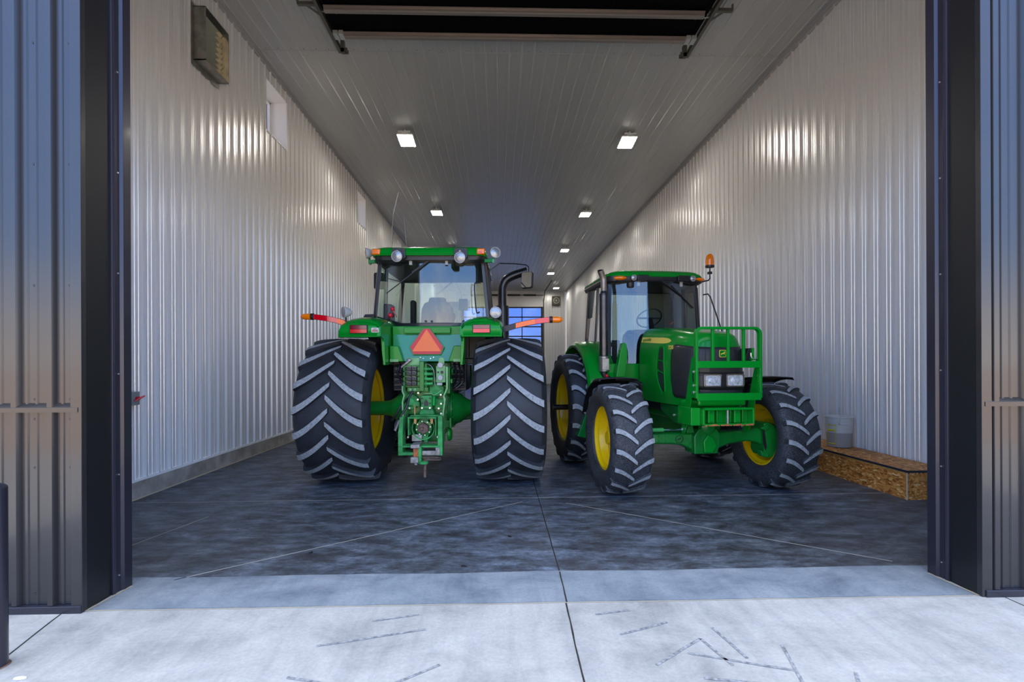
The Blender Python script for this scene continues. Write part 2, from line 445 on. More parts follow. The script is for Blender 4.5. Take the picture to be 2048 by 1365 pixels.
def strip(bb, a, b, w, z, wob=0):
    a = Vector((*a, z)); b = Vector((*b, z)); d = (b-a).normalized(); nrm = Vector((-d.y, d.x, 0)); K = max(2, int((b-a).length/.12))
    A = []; C = []
    for i in range(K+1):
        p = a+(b-a)*i/K; ww = w*(1+wob*noise.noise(p*6)); q = p+nrm*w*wob*noise.noise(p*4+Vector((5, 0, 0)))
        A.append(q+nrm*ww/2); C.append(q-nrm*ww/2)
    bb.grid([A, C])
def joint(parent, name, lines, w, m, z, wob=.5):
    for a, b in lines:
        bb = B(); strip(bb, a, b, w, z, wob); bb.done(name, m, parent, smooth=False, recalc=False)
XJ = .47
joint(fl, 'control_joint', [((XJ, YI+.1), (XJ+.03, 12)), ((XJ, 16), (XJ, 38))], .011, 'joint', .0012)
joint(fl, 'control_joint', [((XL, 5.92), (XR, 5.98)), ((XL, 12.0), (XR, 12.0))], .014, 'joint_pale', .0014)
joint(fl, 'crack_line', [((-2.45, 3.78), (.28, 5.78)), ((-3.35, 4.35), (-3.1, 5.35)), ((.78, 5.7), (3.2, 3.92))], .012, 'joint_pale', .0015)
joint(th_, 'control_joint', [((XJ-.01, YF), (XJ, YI+.13))], .010, 'joint', .0028)
joint(ap, 'control_joint', [((XJ-.02, YF-.01), (.36, -.5)), ((-2.86, YF-.02), (-2.60, 2.2)), ((-2.6, 2.2), (-2.5, -1)), ((3.48, YF-.02), (3.55, 0))], .010, 'joint', .0012)
joint(ap, 'sealant_bead', [((DL, YF-.004), (DR, YF-.004))], .012, 'sealant', .0020)

marks = [((.62, 3.16), (.86, 3.21)), ((.72, 2.92), (1.05, 3.05)), ((.84, 2.62), (1.18, 2.86)), ((1.18, 2.86), (1.25, 2.60)), ((1.30, 2.98), (1.36, 2.66)), ((1.05, 2.72), (1.55, 2.55)), ((1.62, 2.78), (1.52, 2.40)), ((1.05, 2.50), (1.50, 2.42)), ((1.86, 2.52), (1.74, 2.30)),
         ((-.80, 3.13), (-.52, 3.20)), ((-1.05, 2.86), (-.45, 3.02)), ((-.70, 2.40), (-.32, 2.66)), ((-1.10, 2.58), (-.62, 2.46))]
for a, b in marks:
    bb = B(); strip(bb, a, b, .018, .0025, .25); bb.done('tyre_mark', 'mark', ap, smooth=False, recalc=False)
# front wall
def front(x0, x1, z0, z1, nm, off):
    return ribbed(nm, x0, x1, z0, z1, lambda t, h, z: (t, YF-h, z), 'siding', off, (), PROF2)
OH = 5.7
wf = struct(front(-4.75, DL-.02, .05, 7.9, 'wall_front_left', -2.98-9*PITCH*3))
wf2 = struct(front(DR+.02, 5.75, .05, 7.9, 'wall_front_right', 3.33+.06))
wf3 = struct(front(DL-.02, DR+.02, OH, 7.9, 'wall_front_header', DL))
for o_, a, b in ((wf, -4.75, DL-.02), (wf2, DR+.02, 5.75)):
    bb = B(); bb.box(a, b, YF-.034, YF+.0, 1.315, 1.345); bb.prism([(YF-.034, 1.345), (YF, 1.375), (YF, 1.345)], a, b, 'X')
    bb.done('belt_trim', 'siding', o_, smooth=False)
    bb = B(); bb.box(a, b+(.02 if b < 0 else 0), YF-.040, YF+.01, .0, .048); bb.done('base_trim', 'jamb_trim', o_, smooth=False, bevel=.004)
    pts = [(a+(k*PITCH)+.10 if a < 0 else a+.10+k*PITCH, YF, z) for k in range(9) for z in (.12, .95, 1.40, 1.27, 2.15, 2.95, 3.75, 4.55)]
    screws(o_, pts, 'y', .008, 'black')
# inner backing of the front wall
bb = B(); bb.box(-4.75, DL-.002, YF+.012, YI, 0, 7.9); bb.box(DR+.002, 5.75, YF+.012, YI, 0, 7.9); bb.box(DL-.002, DR+.002, YF+.012, YI, OH, 7.9)
wfi = struct(bb.done('wall_front', 'jamb', smooth=False))
# jamb linings
for sgn, X, nm in ((1, DL, 'trim_4'), (-1, DR, 'trim_5')):
    bb = B()
    def q(a): return X+sgn*a
    lo = lambda a, b: (min(q(a), q(b)), max(q(a), q(b)))
    bb.box(*lo(-.07, .002), YF-.03, YF+.012, 0, OH)           # outside corner
    bb.box(*lo(-.012, .0), YF-.022, YF+.22, 0, OH, 1)
    t = tr(nm, bb.done('trim', ['siding', 'jamb'], smooth=False, bevel=.003))
    bb = B()
    bb.prism([(q(0), YF+.215), (q(.014), YF+.215), (q(.02), YF+.235), (q(.008), YF+.25), (q(.010), YF+.29), (q(.03), YF+.30), (q(.03), YF+.375), (q(0), YF+.375)], 0, OH, 'Z')
    bb.done('weather_seal', 'jamb_trim', t, bevel=.002)
    screws(t, [(q(.012), YF+.27, .12+k*.72) for k in range(8)], 'X' if sgn > 0 else 'x', .006, 'bolt')
    bb = B(); strip(bb, (q(.006), YF-.01), (q(.04), YI), .022, .004, .3); bb.done('sealant_bead', 'sealant', t, smooth=False, recalc=False)
bb = B(); bb.box(-4.95, 5.95, YF-.35, YB+.3, 7.9, 8.05); bb.prism([(-4.95, 8.05), (5.95, 8.05), (.5, 9.3)], YF-.35, YB+.3)
struct(bb.done('roof', 'roofm', smooth=False))

# windows high in the left wall
for i, (a, b) in enumerate(WINS):
    z0, z1 = WZ; xo = XL-.37
    bb = B()
    e = .018
    bb.box(xo, XL+.022, a-e, a+.004, z0-e, z1+e); bb.box(xo, XL+.022, b-.004, b+e, z0-e, z1+e)
    bb.box(xo, XL+.022, a, b, z0-e, z0+.004); bb.box(xo, XL+.022, a, b, z1-.004, z1+e)
    wdw = struct(bb.done('window_%d' % (i+1), 'white', smooth=False))
    bb = B(); f = .05; xm = xo+.06
    for (y0, y1, zz0, zz1) in ((a, a+f, z0, z1), (b-f, b, z0, z1), (a, b, z0, z0+f), (a, b, z1-f, z1), ((a+b)/2-.03, (a+b)/2+.03, z0, z1)):
        bb.box(xo, xm, y0, y1, zz0, zz1)
    bb.done('window_frame', 'white', wdw, bevel=.004)
    B().box(xo+.025, xo+.031, a+f, b-f, z0+f, z1-f).done('window_pane', 'glass', wdw, smooth=False)

# far door (glazed sectional door, closed)
fd = struct(B().box(-2.72, 3.52, YB+.02, YB+.06, 6.09, 6.62).done('door_2', 'liner_trim', smooth=False))
X0, X1, ZT = -2.72, 3.44, 6.09
cols, rows = 4, 8; cw = (X1-X0)/cols; rh = ZT/rows
for r_ in range(rows):
    z0 = r_*rh; z1 = z0+rh
    bb = B(); g = B()
    bb.box(X0, X1, YB-.02, YB+.03, z0, z0+.045); bb.box(X0, X1, YB-.02, YB+.03, z1-.045, z1)
    for c in range(cols+1):
        x = X0+c*cw; bb.box(max(X0, x-.035), min(X1, x+.035), YB-.02, YB+.03, z0, z1)
    f_ = bb.done('door_section', 'black', fd, smooth=False)
    g.box(X0, X1, YB+.003, YB+.010, z0+.04, z1-.04); g.done('panes', 'bluepane', f_, smooth=False)
bb = B(); bb.box(3.44, 3.56, YB-.08, YB+.02, 0, 6.15); bb.box(-2.84, -2.72, YB-.08, YB+.02, 0, 6.15); bb.box(-2.84, 3.56, YB-.03, YB+.02, 6.09, 6.15)
bb.done('door_frame', 'black', fd, smooth=False)
bb = B(); bb.box(3.58, 3.70, YB-.06, YB, 0, 7.2); bb.box(-2.9, 3.58, YB-.03, YB+.02, 6.15, ZC-.03); bb.done('head_panel', 'liner', fd, smooth=False)
bb = B(); bb.cyl((-2.8, YB-.25, 7.05), (3.6, YB-.25, 7.05), .025)
for a, b in ((-2.2, -.9), (-.6, .5), (.75, 1.75), (2.0, 3.0)): bb.cyl((a, YB-.25, 7.05), (b, YB-.25, 7.05), .065)
bb.done('torsion_spring', 'heater', fd)
for X in (-2.86, 3.62):
    bb = B(); bb.bar((X, YB-.1, 0), (X, YB-.1, 6.6), .06, .06); bb.bar((X, YB-.1, 6.6), (X, YB-1.0, 7.22), .06, .06); bb.bar((X, YB-1.0, 7.22), (X, YB-6, 7.22), .06, .06)
    bb.done('door_track', 'heater', fd)

# near door, rolled up under the ceiling
d1 = empty('door_1', (0, 0, 0)); struct(d1)
zd = 7.23
for k in range(7):
    y1 = 8.42-k*.61; y0 = y1-.605
    if y0 < 4.3: break
    bb = B(); bb.box(DL-.02, DR+.04, y0, y1, zd, zd+.045)
    for x in [DL+.02+(DR-DL)*i/4 for i in range(5)]: bb.box(x-.03, x+.03, y0+.01, y1-.01, zd-.012, zd)
    sec = bb.done('door_section', 'blackpanel', d1, smooth=False)
    bb = B()
    for x in [DL+.1+(DR-DL-.2)*i/4 for i in range(1, 4)]:
        bb.box(x-.03, x+.03, y1-.05, y1+.05, zd-.022, zd-.012)
    bb.done('hinge', 'hinge', sec, smooth=False)
def strut(y):
    bb = B(); bb.prism([(y-.045, zd-.013), (y-.045, zd-.075), (y-.030, zd-.085), (y+.030, zd-.085), (y+.045, zd-.075), (y+.045, zd-.013)], DL+.03, DR-.02, 'X')
    bb.box(DL+.03, DR-.02, y-.065, y-.04, zd-.03, zd-.013)
    return bb.done('strut', 'strut', d1, smooth=False)
strut(7.79); strut(8.40)
for k in range(1, 5): strut(7.79-k*.61*1.0-.0) if 7.79-k*.61 > 4.6 else None
for sgn, X in ((1, DL-.06), (-1, DR+.12)):
    bb = B()
    def chan(bb, a, b):
        a = Vector(a); b = Vector(b); d = (b-a).normalized(); up = Vector((1, 0, 0)).cross(d)
        bb.bar(a, b, .065, .008, up=up) if False else None
        o = Vector((sgn*.02, 0, 0))
        bb.bar(a, b, .006, .07, up=(1, 0, 0)) if False else None
    # C shaped horizontal track
    for (xa, xb, za, zb) in ((-.03, -.024, -.035, .035), (-.03, .03, -.035, -.029), (-.03, .03, .029, .035), (.024, .03, -.035, -.015), (.024, .03, .015, .035)):
        x0, x1 = sorted((X+sgn*xa, X+sgn*xb)); bb.box(x0, x1, 4.3, 8.88, zd-.01+za, zd-.01+zb)
        bb.box(x0, x1, 3.72+za*0+.02, 3.78, 0, 6.7)
    bb.bar((X, 3.75, 6.7), (X, 4.35, zd-.01), .06, .05)
    t = bb.done('door_track', 'track', d1, smooth=False)
    bb = B(); bb.box(min(X, X-sgn*.05), max(X, X-sgn*.05), 4.2, 8.75, zd+.025, zd+.031); bb.box(X-sgn*.0-.003, X+.003, 4.2, 8.75, zd+.025, zd+.075)
    bb.done('stiffener_angle', 'galv', t, smooth=False)
    bb = B(); bb.bar((X-sgn*.33, 7.80, zd+.05), (X+sgn*.02, 7.80, zd+.05), .05, .05); bb.bar((X-sgn*.20, 7.84, zd+.05), (X, 8.1, zd+.03), .035, .01); bb.bar((X-sgn*.33, 7.80, zd+.05), (X-sgn*.33, 7.80, ZC-.02), .03, .02)
    bb.done('hanger', 'track', t, smooth=False)
    bb = B(); bb.box(X+sgn*.05-.03, X+sgn*.05+.03, 8.80, 8.88, zd-.06, ZC-.02); bb.box(min(X+sgn*.02, X+sgn*.14), max(X+sgn*.02, X+sgn*.14), 8.80, 8.81, zd-.06, zd+.01)
    bb.box(min(X+sgn*.02, X+sgn*.14), max(X+sgn*.02, X+sgn*.14), 8.87, 8.88, zd-.06, zd+.01); bb.done('stop_bracket', 'track', t, smooth=False)
    bb = B(); a_ = X+sgn*.05
    bb.box(min(a_, a_+sgn*.08), max(a_, a_+sgn*.08), 8.29, 8.45, zd-.09, zd-.02); bb.box(min(a_+sgn*.095, a_+sgn*.17), max(a_+sgn*.095, a_+sgn*.17), 8.29, 8.45, zd-.09, zd-.02)
    bb.done('corner_fixture', 'hinge', t, bevel=.004)
    bb = B(); bb.cyl((X, 7.86, zd-.02), (X+sgn*.26, 7.86, zd-.05), .009); bb.cyl((X+sgn*.26, 7.86, zd-.05), (X+sgn*.26, 7.86, zd+.0), .008); bb.done('roller', 'hinge', t)

# ------------------------------------------------------------------ lights on the ceiling
def make_light():
    e_ = empty('ceiling_light', (0, 0, 0))
    bb = B(); bb.box(-.20, .20, -.28, .28, -.055, -.022); bb.box(-.07, .07, -.34, -.20, -.03, 0)
    for k in range(9): bb.box(-.19+k*.045, -.175+k*.045, -.25, .25, -.022, -.008)
    bb.box(-.15, -.05, -.36, -.30, -.02, .0); bb.box(.05, .15, -.36, -.30, -.02, .0)
    bb.done('housing', 'white', e_, bevel=.006)
    B().box(-.18, .18, -.26, .26, -.060, -.056).done('diffuser', 'led', e_, smooth=False)
    return e_
L0 = make_light(); G = 'flat LED lamps under the ceiling'
spots = [(-2.28, 12.45, 'flat white LED ceiling lamp at upper left, nearest of the two left lamps'),
         (3.30, 12.45, 'flat white LED ceiling lamp at upper right, nearest of the right-hand lamps'),
         (-2.26, 18.4, 'white LED ceiling lamp above the left tractor cab, farther of the two left lamps'),
         (3.30, 18.5, 'white LED ceiling lamp, second from the doorway in the right-hand row'),
         (3.32, 24.4, 'small LED ceiling lamp, third from the doorway in the right-hand row'),
         (3.30, 30.6, 'small LED ceiling lamp, fourth from the doorway in the right-hand row'),
         (4.32, 36.5, 'tiny far LED ceiling lamp near the back wall, closest to the right wall'),
         (-2.26, 24.4, 'LED ceiling lamp hidden behind the left tractor roof, third in the left row'),
         (-2.26, 30.6, 'LED ceiling lamp far back behind the left tractor, fourth in the left row')]
for k, (x, y, lab) in enumerate(spots):
    o = L0 if k == 0 else copy_tree(L0)
    o.location = (x, y, ZC-.10); o.rotation_euler = (R(-6) if k < 2 else 0, 0, 0)
    tag(o, lab, 'ceiling light', G)
# hanger stems so the lamps are carried by the ceiling
for o in [o for o in COL.objects if o.name.startswith('ceiling_light')]:
    bb = B(); bb.cyl((0, -.27, -.03), (0, -.27, .10), .02); bb.cyl((0, .2, -.03), (0, .2, .10), .012); bb.done('mount', 'white', o)

# ------------------------------------------------------------------ things on the walls
fan = empty('exhaust_fan', (XL+.02, 7.55, 6.42))
bb = B(); bb.box(0, .012, -.36, .36, -.45, .45)
bb.done('wall_flange', 'galv', fan, smooth=False)
bb = B(); y0, y1, z0, z1 = -.31, .31, -.38, .40; t_ = .012
bb.box(0, .19, y0, y0+t_, z0, z1); bb.box(0, .19, y1-t_, y1, z0, z1); bb.box(0, .19, y0, y1, z0, z0+t_); bb.box(0, .19, y0, y1, z1-t_, z1)
bb.done('housing', 'galv', fan, smooth=False)
bb = B()
for k in range(9):
    z = z0+.05+k*.083
    bb.box(-.003, .003, y0+.02, y1-.02, -.04, .04, 0, Matrix.Translation((.08, 0, z)) @ Matrix.Rotation(R(38), 4, 'Y'))
bb.done('louvres', 'louvre', fan, smooth=False)
bb = B(); bb.lathe([(.03, .28), (.045, .285), (.045, .26), (.03, .25)], 'X', n=32, cap=False); bb.cyl((.02, 0, 0), (.05, 0, 0), .06)
bb.done('fan_ring', 'galv', fan)
tag(fan, 'galvanised louvred exhaust fan box high on the left wall near the doorway', 'exhaust fan')

dis = empty('disconnect_switch', (XL+.02, 5.93, 1.23))
bb = B(); bb.box(0, .11, -.12, .09, -.08, .08); bb.done('enclosure', 'boxgrey', dis, bevel=.008)
bb = B(); bb.cyl((.06, -.02, .08), (.06, -.02, .10), .02); bb.cyl((.03, 0, -.08), (.03, 0, -.11), .015); bb.done('conduit_hub', 'boxgrey', dis)
bb = B(); bb.bar((.11, .0, -.03), (.19, .06, .03), .03, .02); bb.cyl((.11, .03, 0), (.15, .03, 0), .022); bb.done('switch_handle', 'redp', dis, bevel=.004)
tag(dis, 'small grey electrical box with red handle on left wall by the doorway', 'switch box')

ht = empty('fan_heater', (4.58, YB-.27, 6.60))
bb = B(); bb.box(-.30, .30, -.14, .25, -.34, .34); bb.done('case', 'heater', ht, bevel=.01)
bb = B(); bb.lathe([(-.15, .25), (-.16, .24), (-.16, .20), (-.15, .19)], 'Y', n=24, cap=False); bb.cyl((0, -.17, 0), (0, -.14, 0), .07)
for k in range(6): bb.bar((0, -.155, 0), (.22*math.cos(k*PI/3), -.155, .22*math.sin(k*PI/3)), .05, .008)
bb.done('fan_guard', 'galv', ht)
tag(ht, 'square dark fan heater mounted high on the far back wall right of the door', 'heater')

# OSB ledge with bucket
bx = empty('wooden_ledge', (0, 0, 0)); BX, BY0, BY1, BZ = 4.80, 5.66, 8.3, .345
bb = B(); bb.box(BX, BX+.012, BY0, BY1, 0, BZ-.018); bb.done('side_panel', 'osb', bx, smooth=False)
bb = B(); bb.box(BX+.012, XR-.036, BY0, BY0+.012, 0, BZ-.018); bb.box(BX+.012, XR-.036, BY1-.012, BY1, 0, BZ-.018); bb.done('end_panel', 'osb', bx, smooth=False)
bb = B(); bb.box(BX-.004, XR-.036, BY0-.004, BY1, BZ-.018, BZ); bb.done('top_panel', 'osb', bx, smooth=False)
bb = B(); bb.box(BX-.012, BX-.002, BY0-.012, BY1, BZ-.022, BZ+.003); bb.box(BX-.012, XR-.036, BY0-.014, BY0-.004, BZ-.022, BZ+.003); bb.done('edge_strip', 'black_edge', bx, smooth=False)
bb = B(); bb.box(BX-.008, BX, BY0, BY1, BZ-.045, BZ-.023); bb.box(BX+.13, XR-.04, BY0-.012, BY0, .225, .262); bb.done('batten', 'pine', bx, smooth=False)
bb = B(); bb.box(BX-.005, BX+.004, BY0-.006, BY0+.003, 0, BZ-.023); bb.done('corner_bead', 'white_edge', bx, smooth=False)
tag(bx, 'long low ledge of orange-brown strand board along the right wall', 'ledge')

bk = empty('plastic_bucket', (5.165, 7.33, BZ+.004)); rb, rt, hb = .163, .182, .46
bb = B(); bb.lathe([(0, rb-.01), (.008, rb), (.22, rb+.007)], 'Z', n=40); bb.done('bucket_base', 'bucket_low', bk, recalc=True)
bb = B(); bb.lathe([(.22, rb+.0072), (.35, rb+.013), (.352, rt), (.362, rt), (.364, rb+.016), (.385, rb+.016), (.387, rt), (.395, rt), (.397, rb+.017), (.42, rb+.017), (.422, rt+.001), (.45, rt+.001), (.455, rt+.008), (hb, rt+.006), (hb, rt-.006), (.30, rb+.004), (.24, rb)], 'Z', n=40, cap=False)
bb.done('bucket_wall', 'bucket', bk)
bb = B(); bb.lathe([(.438, rt+.001), (.445, rt+.010), (.462, rt+.009), (.466, rt-.004), (.455, rt-.02), (.455, .01)], 'Z', n=40); bb.done('bucket_lid', 'bucket', bk)
bb = B()
A0 = R(236)   # side of the bucket turned to the doorway
def onb(a, z, d=.0015): rr = rb+.0075+(z-.02)/.33*.006+d; return Vector((rr*math.cos(a), rr*math.sin(a), z))
def patch(bb, a0, a1, z0, z1, d=.0015, mi=None):
    K = 8; bb.grid([[onb(a0+(a1-a0)*i/K, z, d) for i in range(K+1)] for z in (z0, z1)], mi)
a0, a1 = R(178), R(222)
for q_ in ((a0, a1, .325, .337), (a0, a1, .05, .064), (a0, a0+.05, .05, .337), (a1-.05, a1, .05, .337), (a0, a1-.1, .245, .27)): patch(bb, *q_, d=.002)
bb.done('yellow_label', 'label_y', bk, solid=.0005, recalc=False)
bb = B(); hp = smoothpath([onb(R(236), .36, .02), Vector((-.09, -.15, .50)), Vector((-.02, -.03, .60)), Vector((.07, .10, .52)), onb(R(56), .36, .02)], 6)
bb.tube(hp, .003, 6); bb.cyl(onb(R(236), .36, .0), onb(R(236), .36, .025), .014); bb.cyl(onb(R(56), .36, 0), onb(R(56), .36, .025), .014)
bb.done('wire_handle', 'lamp_body', bk)
tag(bk, 'white plastic bucket with yellow label standing on the strand board ledge', 'bucket')

# pipe bollard at the left edge of the doorway
bb = B(); bb.cyl((0, 0, 0), (0, 0, .96), .057, 32); bb.ball((0, 0, .96), .057, 1, 1, .5, n=24)
bo = empty('pipe_bollard', (-2.722, 2.73, 0)); bb.done('post', 'jamb_trim', bo)
bb = B(); bb.lathe([(0, .068), (.004, .064), (.005, .055)], 'Z', n=32); bb.done('rust_ring', 'rust', bo)
tag(bo, 'dark round steel bollard standing on the concrete at the left edge', 'bollard')

# crumbs on the concrete
for k, (x, y, s_, m_, lab) in enumerate([(-2.48, 2.62, .022, 'white', 'pale dry leaf scrap beside the bollard foot on the concrete'),
                                  (-2.47, 2.52, .012, 'black', 'small dark clod on the concrete in front of the bollard'),
                                  (-1.62, 4.28, .022, 'black', 'black scrap lying alone on the dark floor in the left foreground'),
                                  (.10, 4.62, .018, 'black', 'black dirt spot on dark floor between the threshold and the big rear tyre'),
                                  (-.28, 3.95, .018, 'black', 'black crumb on dark floor close to the threshold, left of the centre joint'),
                                  (-2.02, 6.2, .03, 'white', 'thin white paper scrap on floor beneath left tractor')][:5]):
    bb = B(); rg = []
    for (zz, f) in ((0, 1), (.004, .95), (.007, .5)):
        rg.append([Vector((s_*f*1.5*math.cos(a)*(1+.35*noise.noise(Vector((math.cos(a)*2, math.sin(a)*2, k)))), s_*f*.7*math.sin(a)*(1+.35*noise.noise(Vector((math.cos(a)*2, math.sin(a)*2, k+9)))), zz)) for a in (2*PI*i/12 for i in range(12))])
    bb.rings(rg); o = bb.done('debris_scrap', m_); o.location = (x, y, .002); o.rotation_euler = (0, 0, k*.7); tag(o, lab, 'debris')

# ------------------------------------------------------------------ wheels
def tyre(name, parent, cx, cy, rad, wid, rimr, nl, lug_w, lug_h, drop, mats, flip=1, phase=0., centre_off=None, curve=.35):
    """tyre on X axis. flip=+1: bars run as seen from behind a tractor driving to +Y"""
    bb = B(); rb_ = rad-lug_h; h = wid/2; sh = rad-rimr
    prof = [(-.30*wid, rimr+.010), (-.35*wid, rimr+.016), (-.44*wid, rimr+.10*sh), (-.54*wid, rimr+.34*sh), (-.555*wid, rimr+.50*sh), (-.53*wid, rimr+.68*sh), (-.47*wid, rb_-.022), (-.42*wid, rb_-.008), (-.25*wid, rb_+.004), (0, rb_+.008)]
    prof = prof+[(-a, b) for a, b in prof[-2::-1]]
    bb.lathe(prof, 'X', (0, 0, 0), 96, 0, cap=False)
    def rr(x):      # running radius of the bar tops, slightly crowned
        return rad-.018*(x/h)**2
    for side in (-1, 1):
        for k in range(nl):
            ph0 = 2*PI*(k+(.5 if side > 0 else 0)+phase)/nl
            K = 9; rings = []
            for i in range(K+1):
                t = i/K; ax = (-.02 if centre_off is None else centre_off)+t*(h+.02)
                ax = min(ax, h*1.0)
                x = side*ax
                dphi = -(drop/rad)*(t-curve*t*(t-.0)*.6*(t))
                lw = lug_w*(1.0+.22*t)/rad/2/ math.cos(math.atan(drop/h))*.80
                if i == 0: lw *= .75
                top = rr(ax)- (.0 if t < .93 else .012)
                bot = rb_-.03 if t < .9 else rb_-.07
                def P(r_, ph, xx=x): return Vector((xx, flip*r_*math.sin(ph), r_*math.cos(ph)))
                ph = ph0+dphi; e = lw*.28
                rings.append([P(bot, ph-lw-e), P(top, ph-lw), P(top, ph+lw), P(bot, ph+lw+e)])
            # taper the inner nose
            # extension down the shoulder
            ph = ph0-(drop/rad)*(1-curve*.6); x = side*h*1.045
            rings.append([Vector((x, flip*(r_)*math.sin(a_), (r_)*math.cos(a_))) for r_, a_ in ((rb_-.13*sh-.05, ph-lw*1.1), (rad-.085, ph-lw*.95), (rad-.085, ph+lw*.95), (rb_-.13*sh-.05, ph+lw*1.1))])
            V = [[bb.bm.verts.new(p) for p in r_] for r_ in rings]
            for a_, b_ in zip(V, V[1:]):
                for j in range(3):
                    bb.mi = 1 if (j == 1 and b_ is not V[-1]) else 0
                    bb._f([a_[j], a_[j+1], b_[j+1], b_[j]])
            bb.mi = 0; bb._f(V[0]); bb._f(V[-1])
    o = bb.done(name, mats, parent); o.location = (cx, cy, rad); return o
def rim(name, parent, r, wid, dish, side, m='yellow'):
    """side=+1: outer face towards +X ; coordinates relative to the tyre centre"""
    bb = B(); w2 = wid*.34
    prof = [(-w2-.02, r+.012), (-w2-.02, r-.012), (-w2+.015, r-.016), (-w2+.03, r-.05), (-w2+.07, r-.06), (dish-.05, r-.075), (dish-.03, r-.10), (dish, r*.62), (dish-.005, r*.50), (dish+.02, r*.42), (dish+.02, .01)]
    prof2 = [(dish+.045, .01), (dish+.045, r*.40), (dish+.02, r*.5), (dish+.02, r*.62), (dish, r-.10), (dish, r-.075), (w2-.07, r-.06), (w2-.03, r-.05), (w2-.015, r-.016), (w2+.02, r-.012), (w2+.02, r+.012)]
    P = prof+prof2
    bb.lathe([(side*a, b) for a, b in P], 'X', n=64, cap=False)
    o = bb.done(name, m, parent); return o
def wheel(parent, x, y, rad, wid, rimr, nl, lug_w, lug_h, drop, dish, side, flip, rub='rubber', phase=0., nm='tyre', curve=.35):
    t = tyre(nm, parent, x, y, rad, wid, rimr, nl, lug_w, lug_h, drop, [rub, 'lug'], flip, phase, curve=curve)
    rim('rim', t, rimr+.012, wid, dish, side)
    bb = B(); d = dish+.045
    bb.cyl((side*(d-.01), 0, 0), (side*(d+.05), 0, 0), rimr*.22, 24)
    for k in range(10):
        a = 2*PI*k/10; bb.cyl((side*(d-.02), rimr*.33*math.cos(a), rimr*.33*math.sin(a)), (side*(d+.015), rimr*.33*math.cos(a), rimr*.33*math.sin(a)), .014, 6)
    bb.done('hub', 'yellow', t)
    return t

def round_lamp(parent, c, d, r=.062, nm='work_light', body='lamp_body', depth=.09):
    """round lamp at c facing d"""
    c = Vector(c); d = Vector(d).normalized()
    q = d.to_track_quat('X', 'Z').to_matrix().to_4x4(); m = Matrix.Translation(c) @ q
    bb = B(); bb.lathe([(-depth, r*.45), (-depth*.8, r*.7), (-depth*.25, r*1.02), (-.005, r*1.06), (.004, r*1.06), (.006, r*.96), (-.008, r*.90)], 'X', n=28, cap=False); bb.lathe([(-depth, .001), (-depth, r*.45)], 'X', n=28, cap=False)
    bb.xf(m); o = bb.done(nm, body, parent)
    bb = B(); bb.lathe([(-.010, .001), (-.010, r*.91), (.0, r*.95), (.010, r*.6), (.014, .001)], 'X', n=28, cap=False); bb.xf(m); bb.done('lens', 'lens', o)
    return o
def bolts(bb, pts, d=(0,-1,0), r=.012, h=.012, mi=None):
    for p in pts:
        p = Vector(p); bb.cyl(p, p+Vector(d)*h, r, 6, mi)

# ================================================================== LEFT TRACTOR (seen from behind)
TA = empty('tractor', (-.965, 7.03, 0), R(-1.5))
tag(TA, 'large green tractor seen from behind with orange slow-vehicle triangle, left of the other', 'tractor', None)
for sx_ in (-1, 1):
    wheel(TA, sx_*1.118, 0, .995, .87, .56, 19, .066, .055, .43, -.02, sx_, 1, phase=.2 if sx_ > 0 else .45, nm='rear_tyre')
for sx_ in (-1, 1):
    wheel(TA, sx_*1.02, 2.75, .74, .46, .40, 18, .045, .04, .2, .0, sx_, 1, phase=.3, nm='front_tyre')
# rear axle trumpets
AX = 1.0
for sx_ in (-1, 1):
    bb = B(); bb.lathe([(sx_*a, b) for a, b in ((.14, .18), (.17, .255), (.20, .262), (.305, .262), (.31, .27), (.335, .27), (.34, .245), (.37, .225), (.43, .205), (.50, .15), (.56, .115), (.64, .102), (.80, .10), (1.16, .10))], 'X', (0, 0, AX), 40)
    ax = bb.done('axle_housing', 'green_axle', TA)
    bb = B(); bolts(bb, [(sx_*.325, .255*math.cos(a), AX+.255*math.sin(a)) for a in (2*PI*k/14 for k in range(14))], (sx_, 0, 0), .011, .022); bb.done('bolts', 'green_worn', ax)
bb = B(); bb.box(.20, .345, -.33, -.18, .76, .86); bb.box(.20, .235, -.40, -.3, .76, .90); bb.box(.315, .345, -.40, -.3, .76, .90); bb.box(-.345, -.20, -.33, -.18, .76, .86)
bb.done('lift_bracket', 'green_axle', TA, bevel=.01)
# transmission / chassis
bb = B(); bb.box(-.22, .22, -.30, 1.4, .62, 1.45); bb.box(-.18, .18, 1.4, 3.4, .60, 1.1); bb.box(-.30, .30, 0, .9, 1.3, 1.66)
bb.done('transmission_case', 'green_axle', TA, bevel=.03)
bb = B(); bb.prism([(-.95, .62), (-.95, .80), (-.2, .86), (.2, .86), (.95, .80), (.95, .62), (.2, .52), (-.2, .52)], 2.65, 2.85); bb.done('front_axle', 'green_axle', TA, bevel=.02)
bb = B()
for x0, x1 in ((-.50, -.24), (.30, .52)):
    bb.box(x0, x1, -.10, .5, 1.25, 1.66); bb.box(x0+.03, x1-.02, -.16, -.08, 1.50, 1.62)
    for k in range(5): bb.cyl((x0+.02, -.18, 1.30+k*.075), (x1-.02, -.18, 1.31+k*.07), .018, 8)
bb.done('underbody_block', 'black', TA, bevel=.01)
bb = B()
for k, (x, s_) in enumerate(((.36, 1), (.42, 1), (.47, 1), (-.32, -1), (-.38, -1))):
    bb.tube(smoothpath([(x, -.20, 1.64), (x+.03*s_, -.24, 1.50), (x+.02, -.22, 1.38), (x-.08*s_, -.26, 1.28)], 5), .013, 8)
bb.done('hoses', 'blackm', TA)
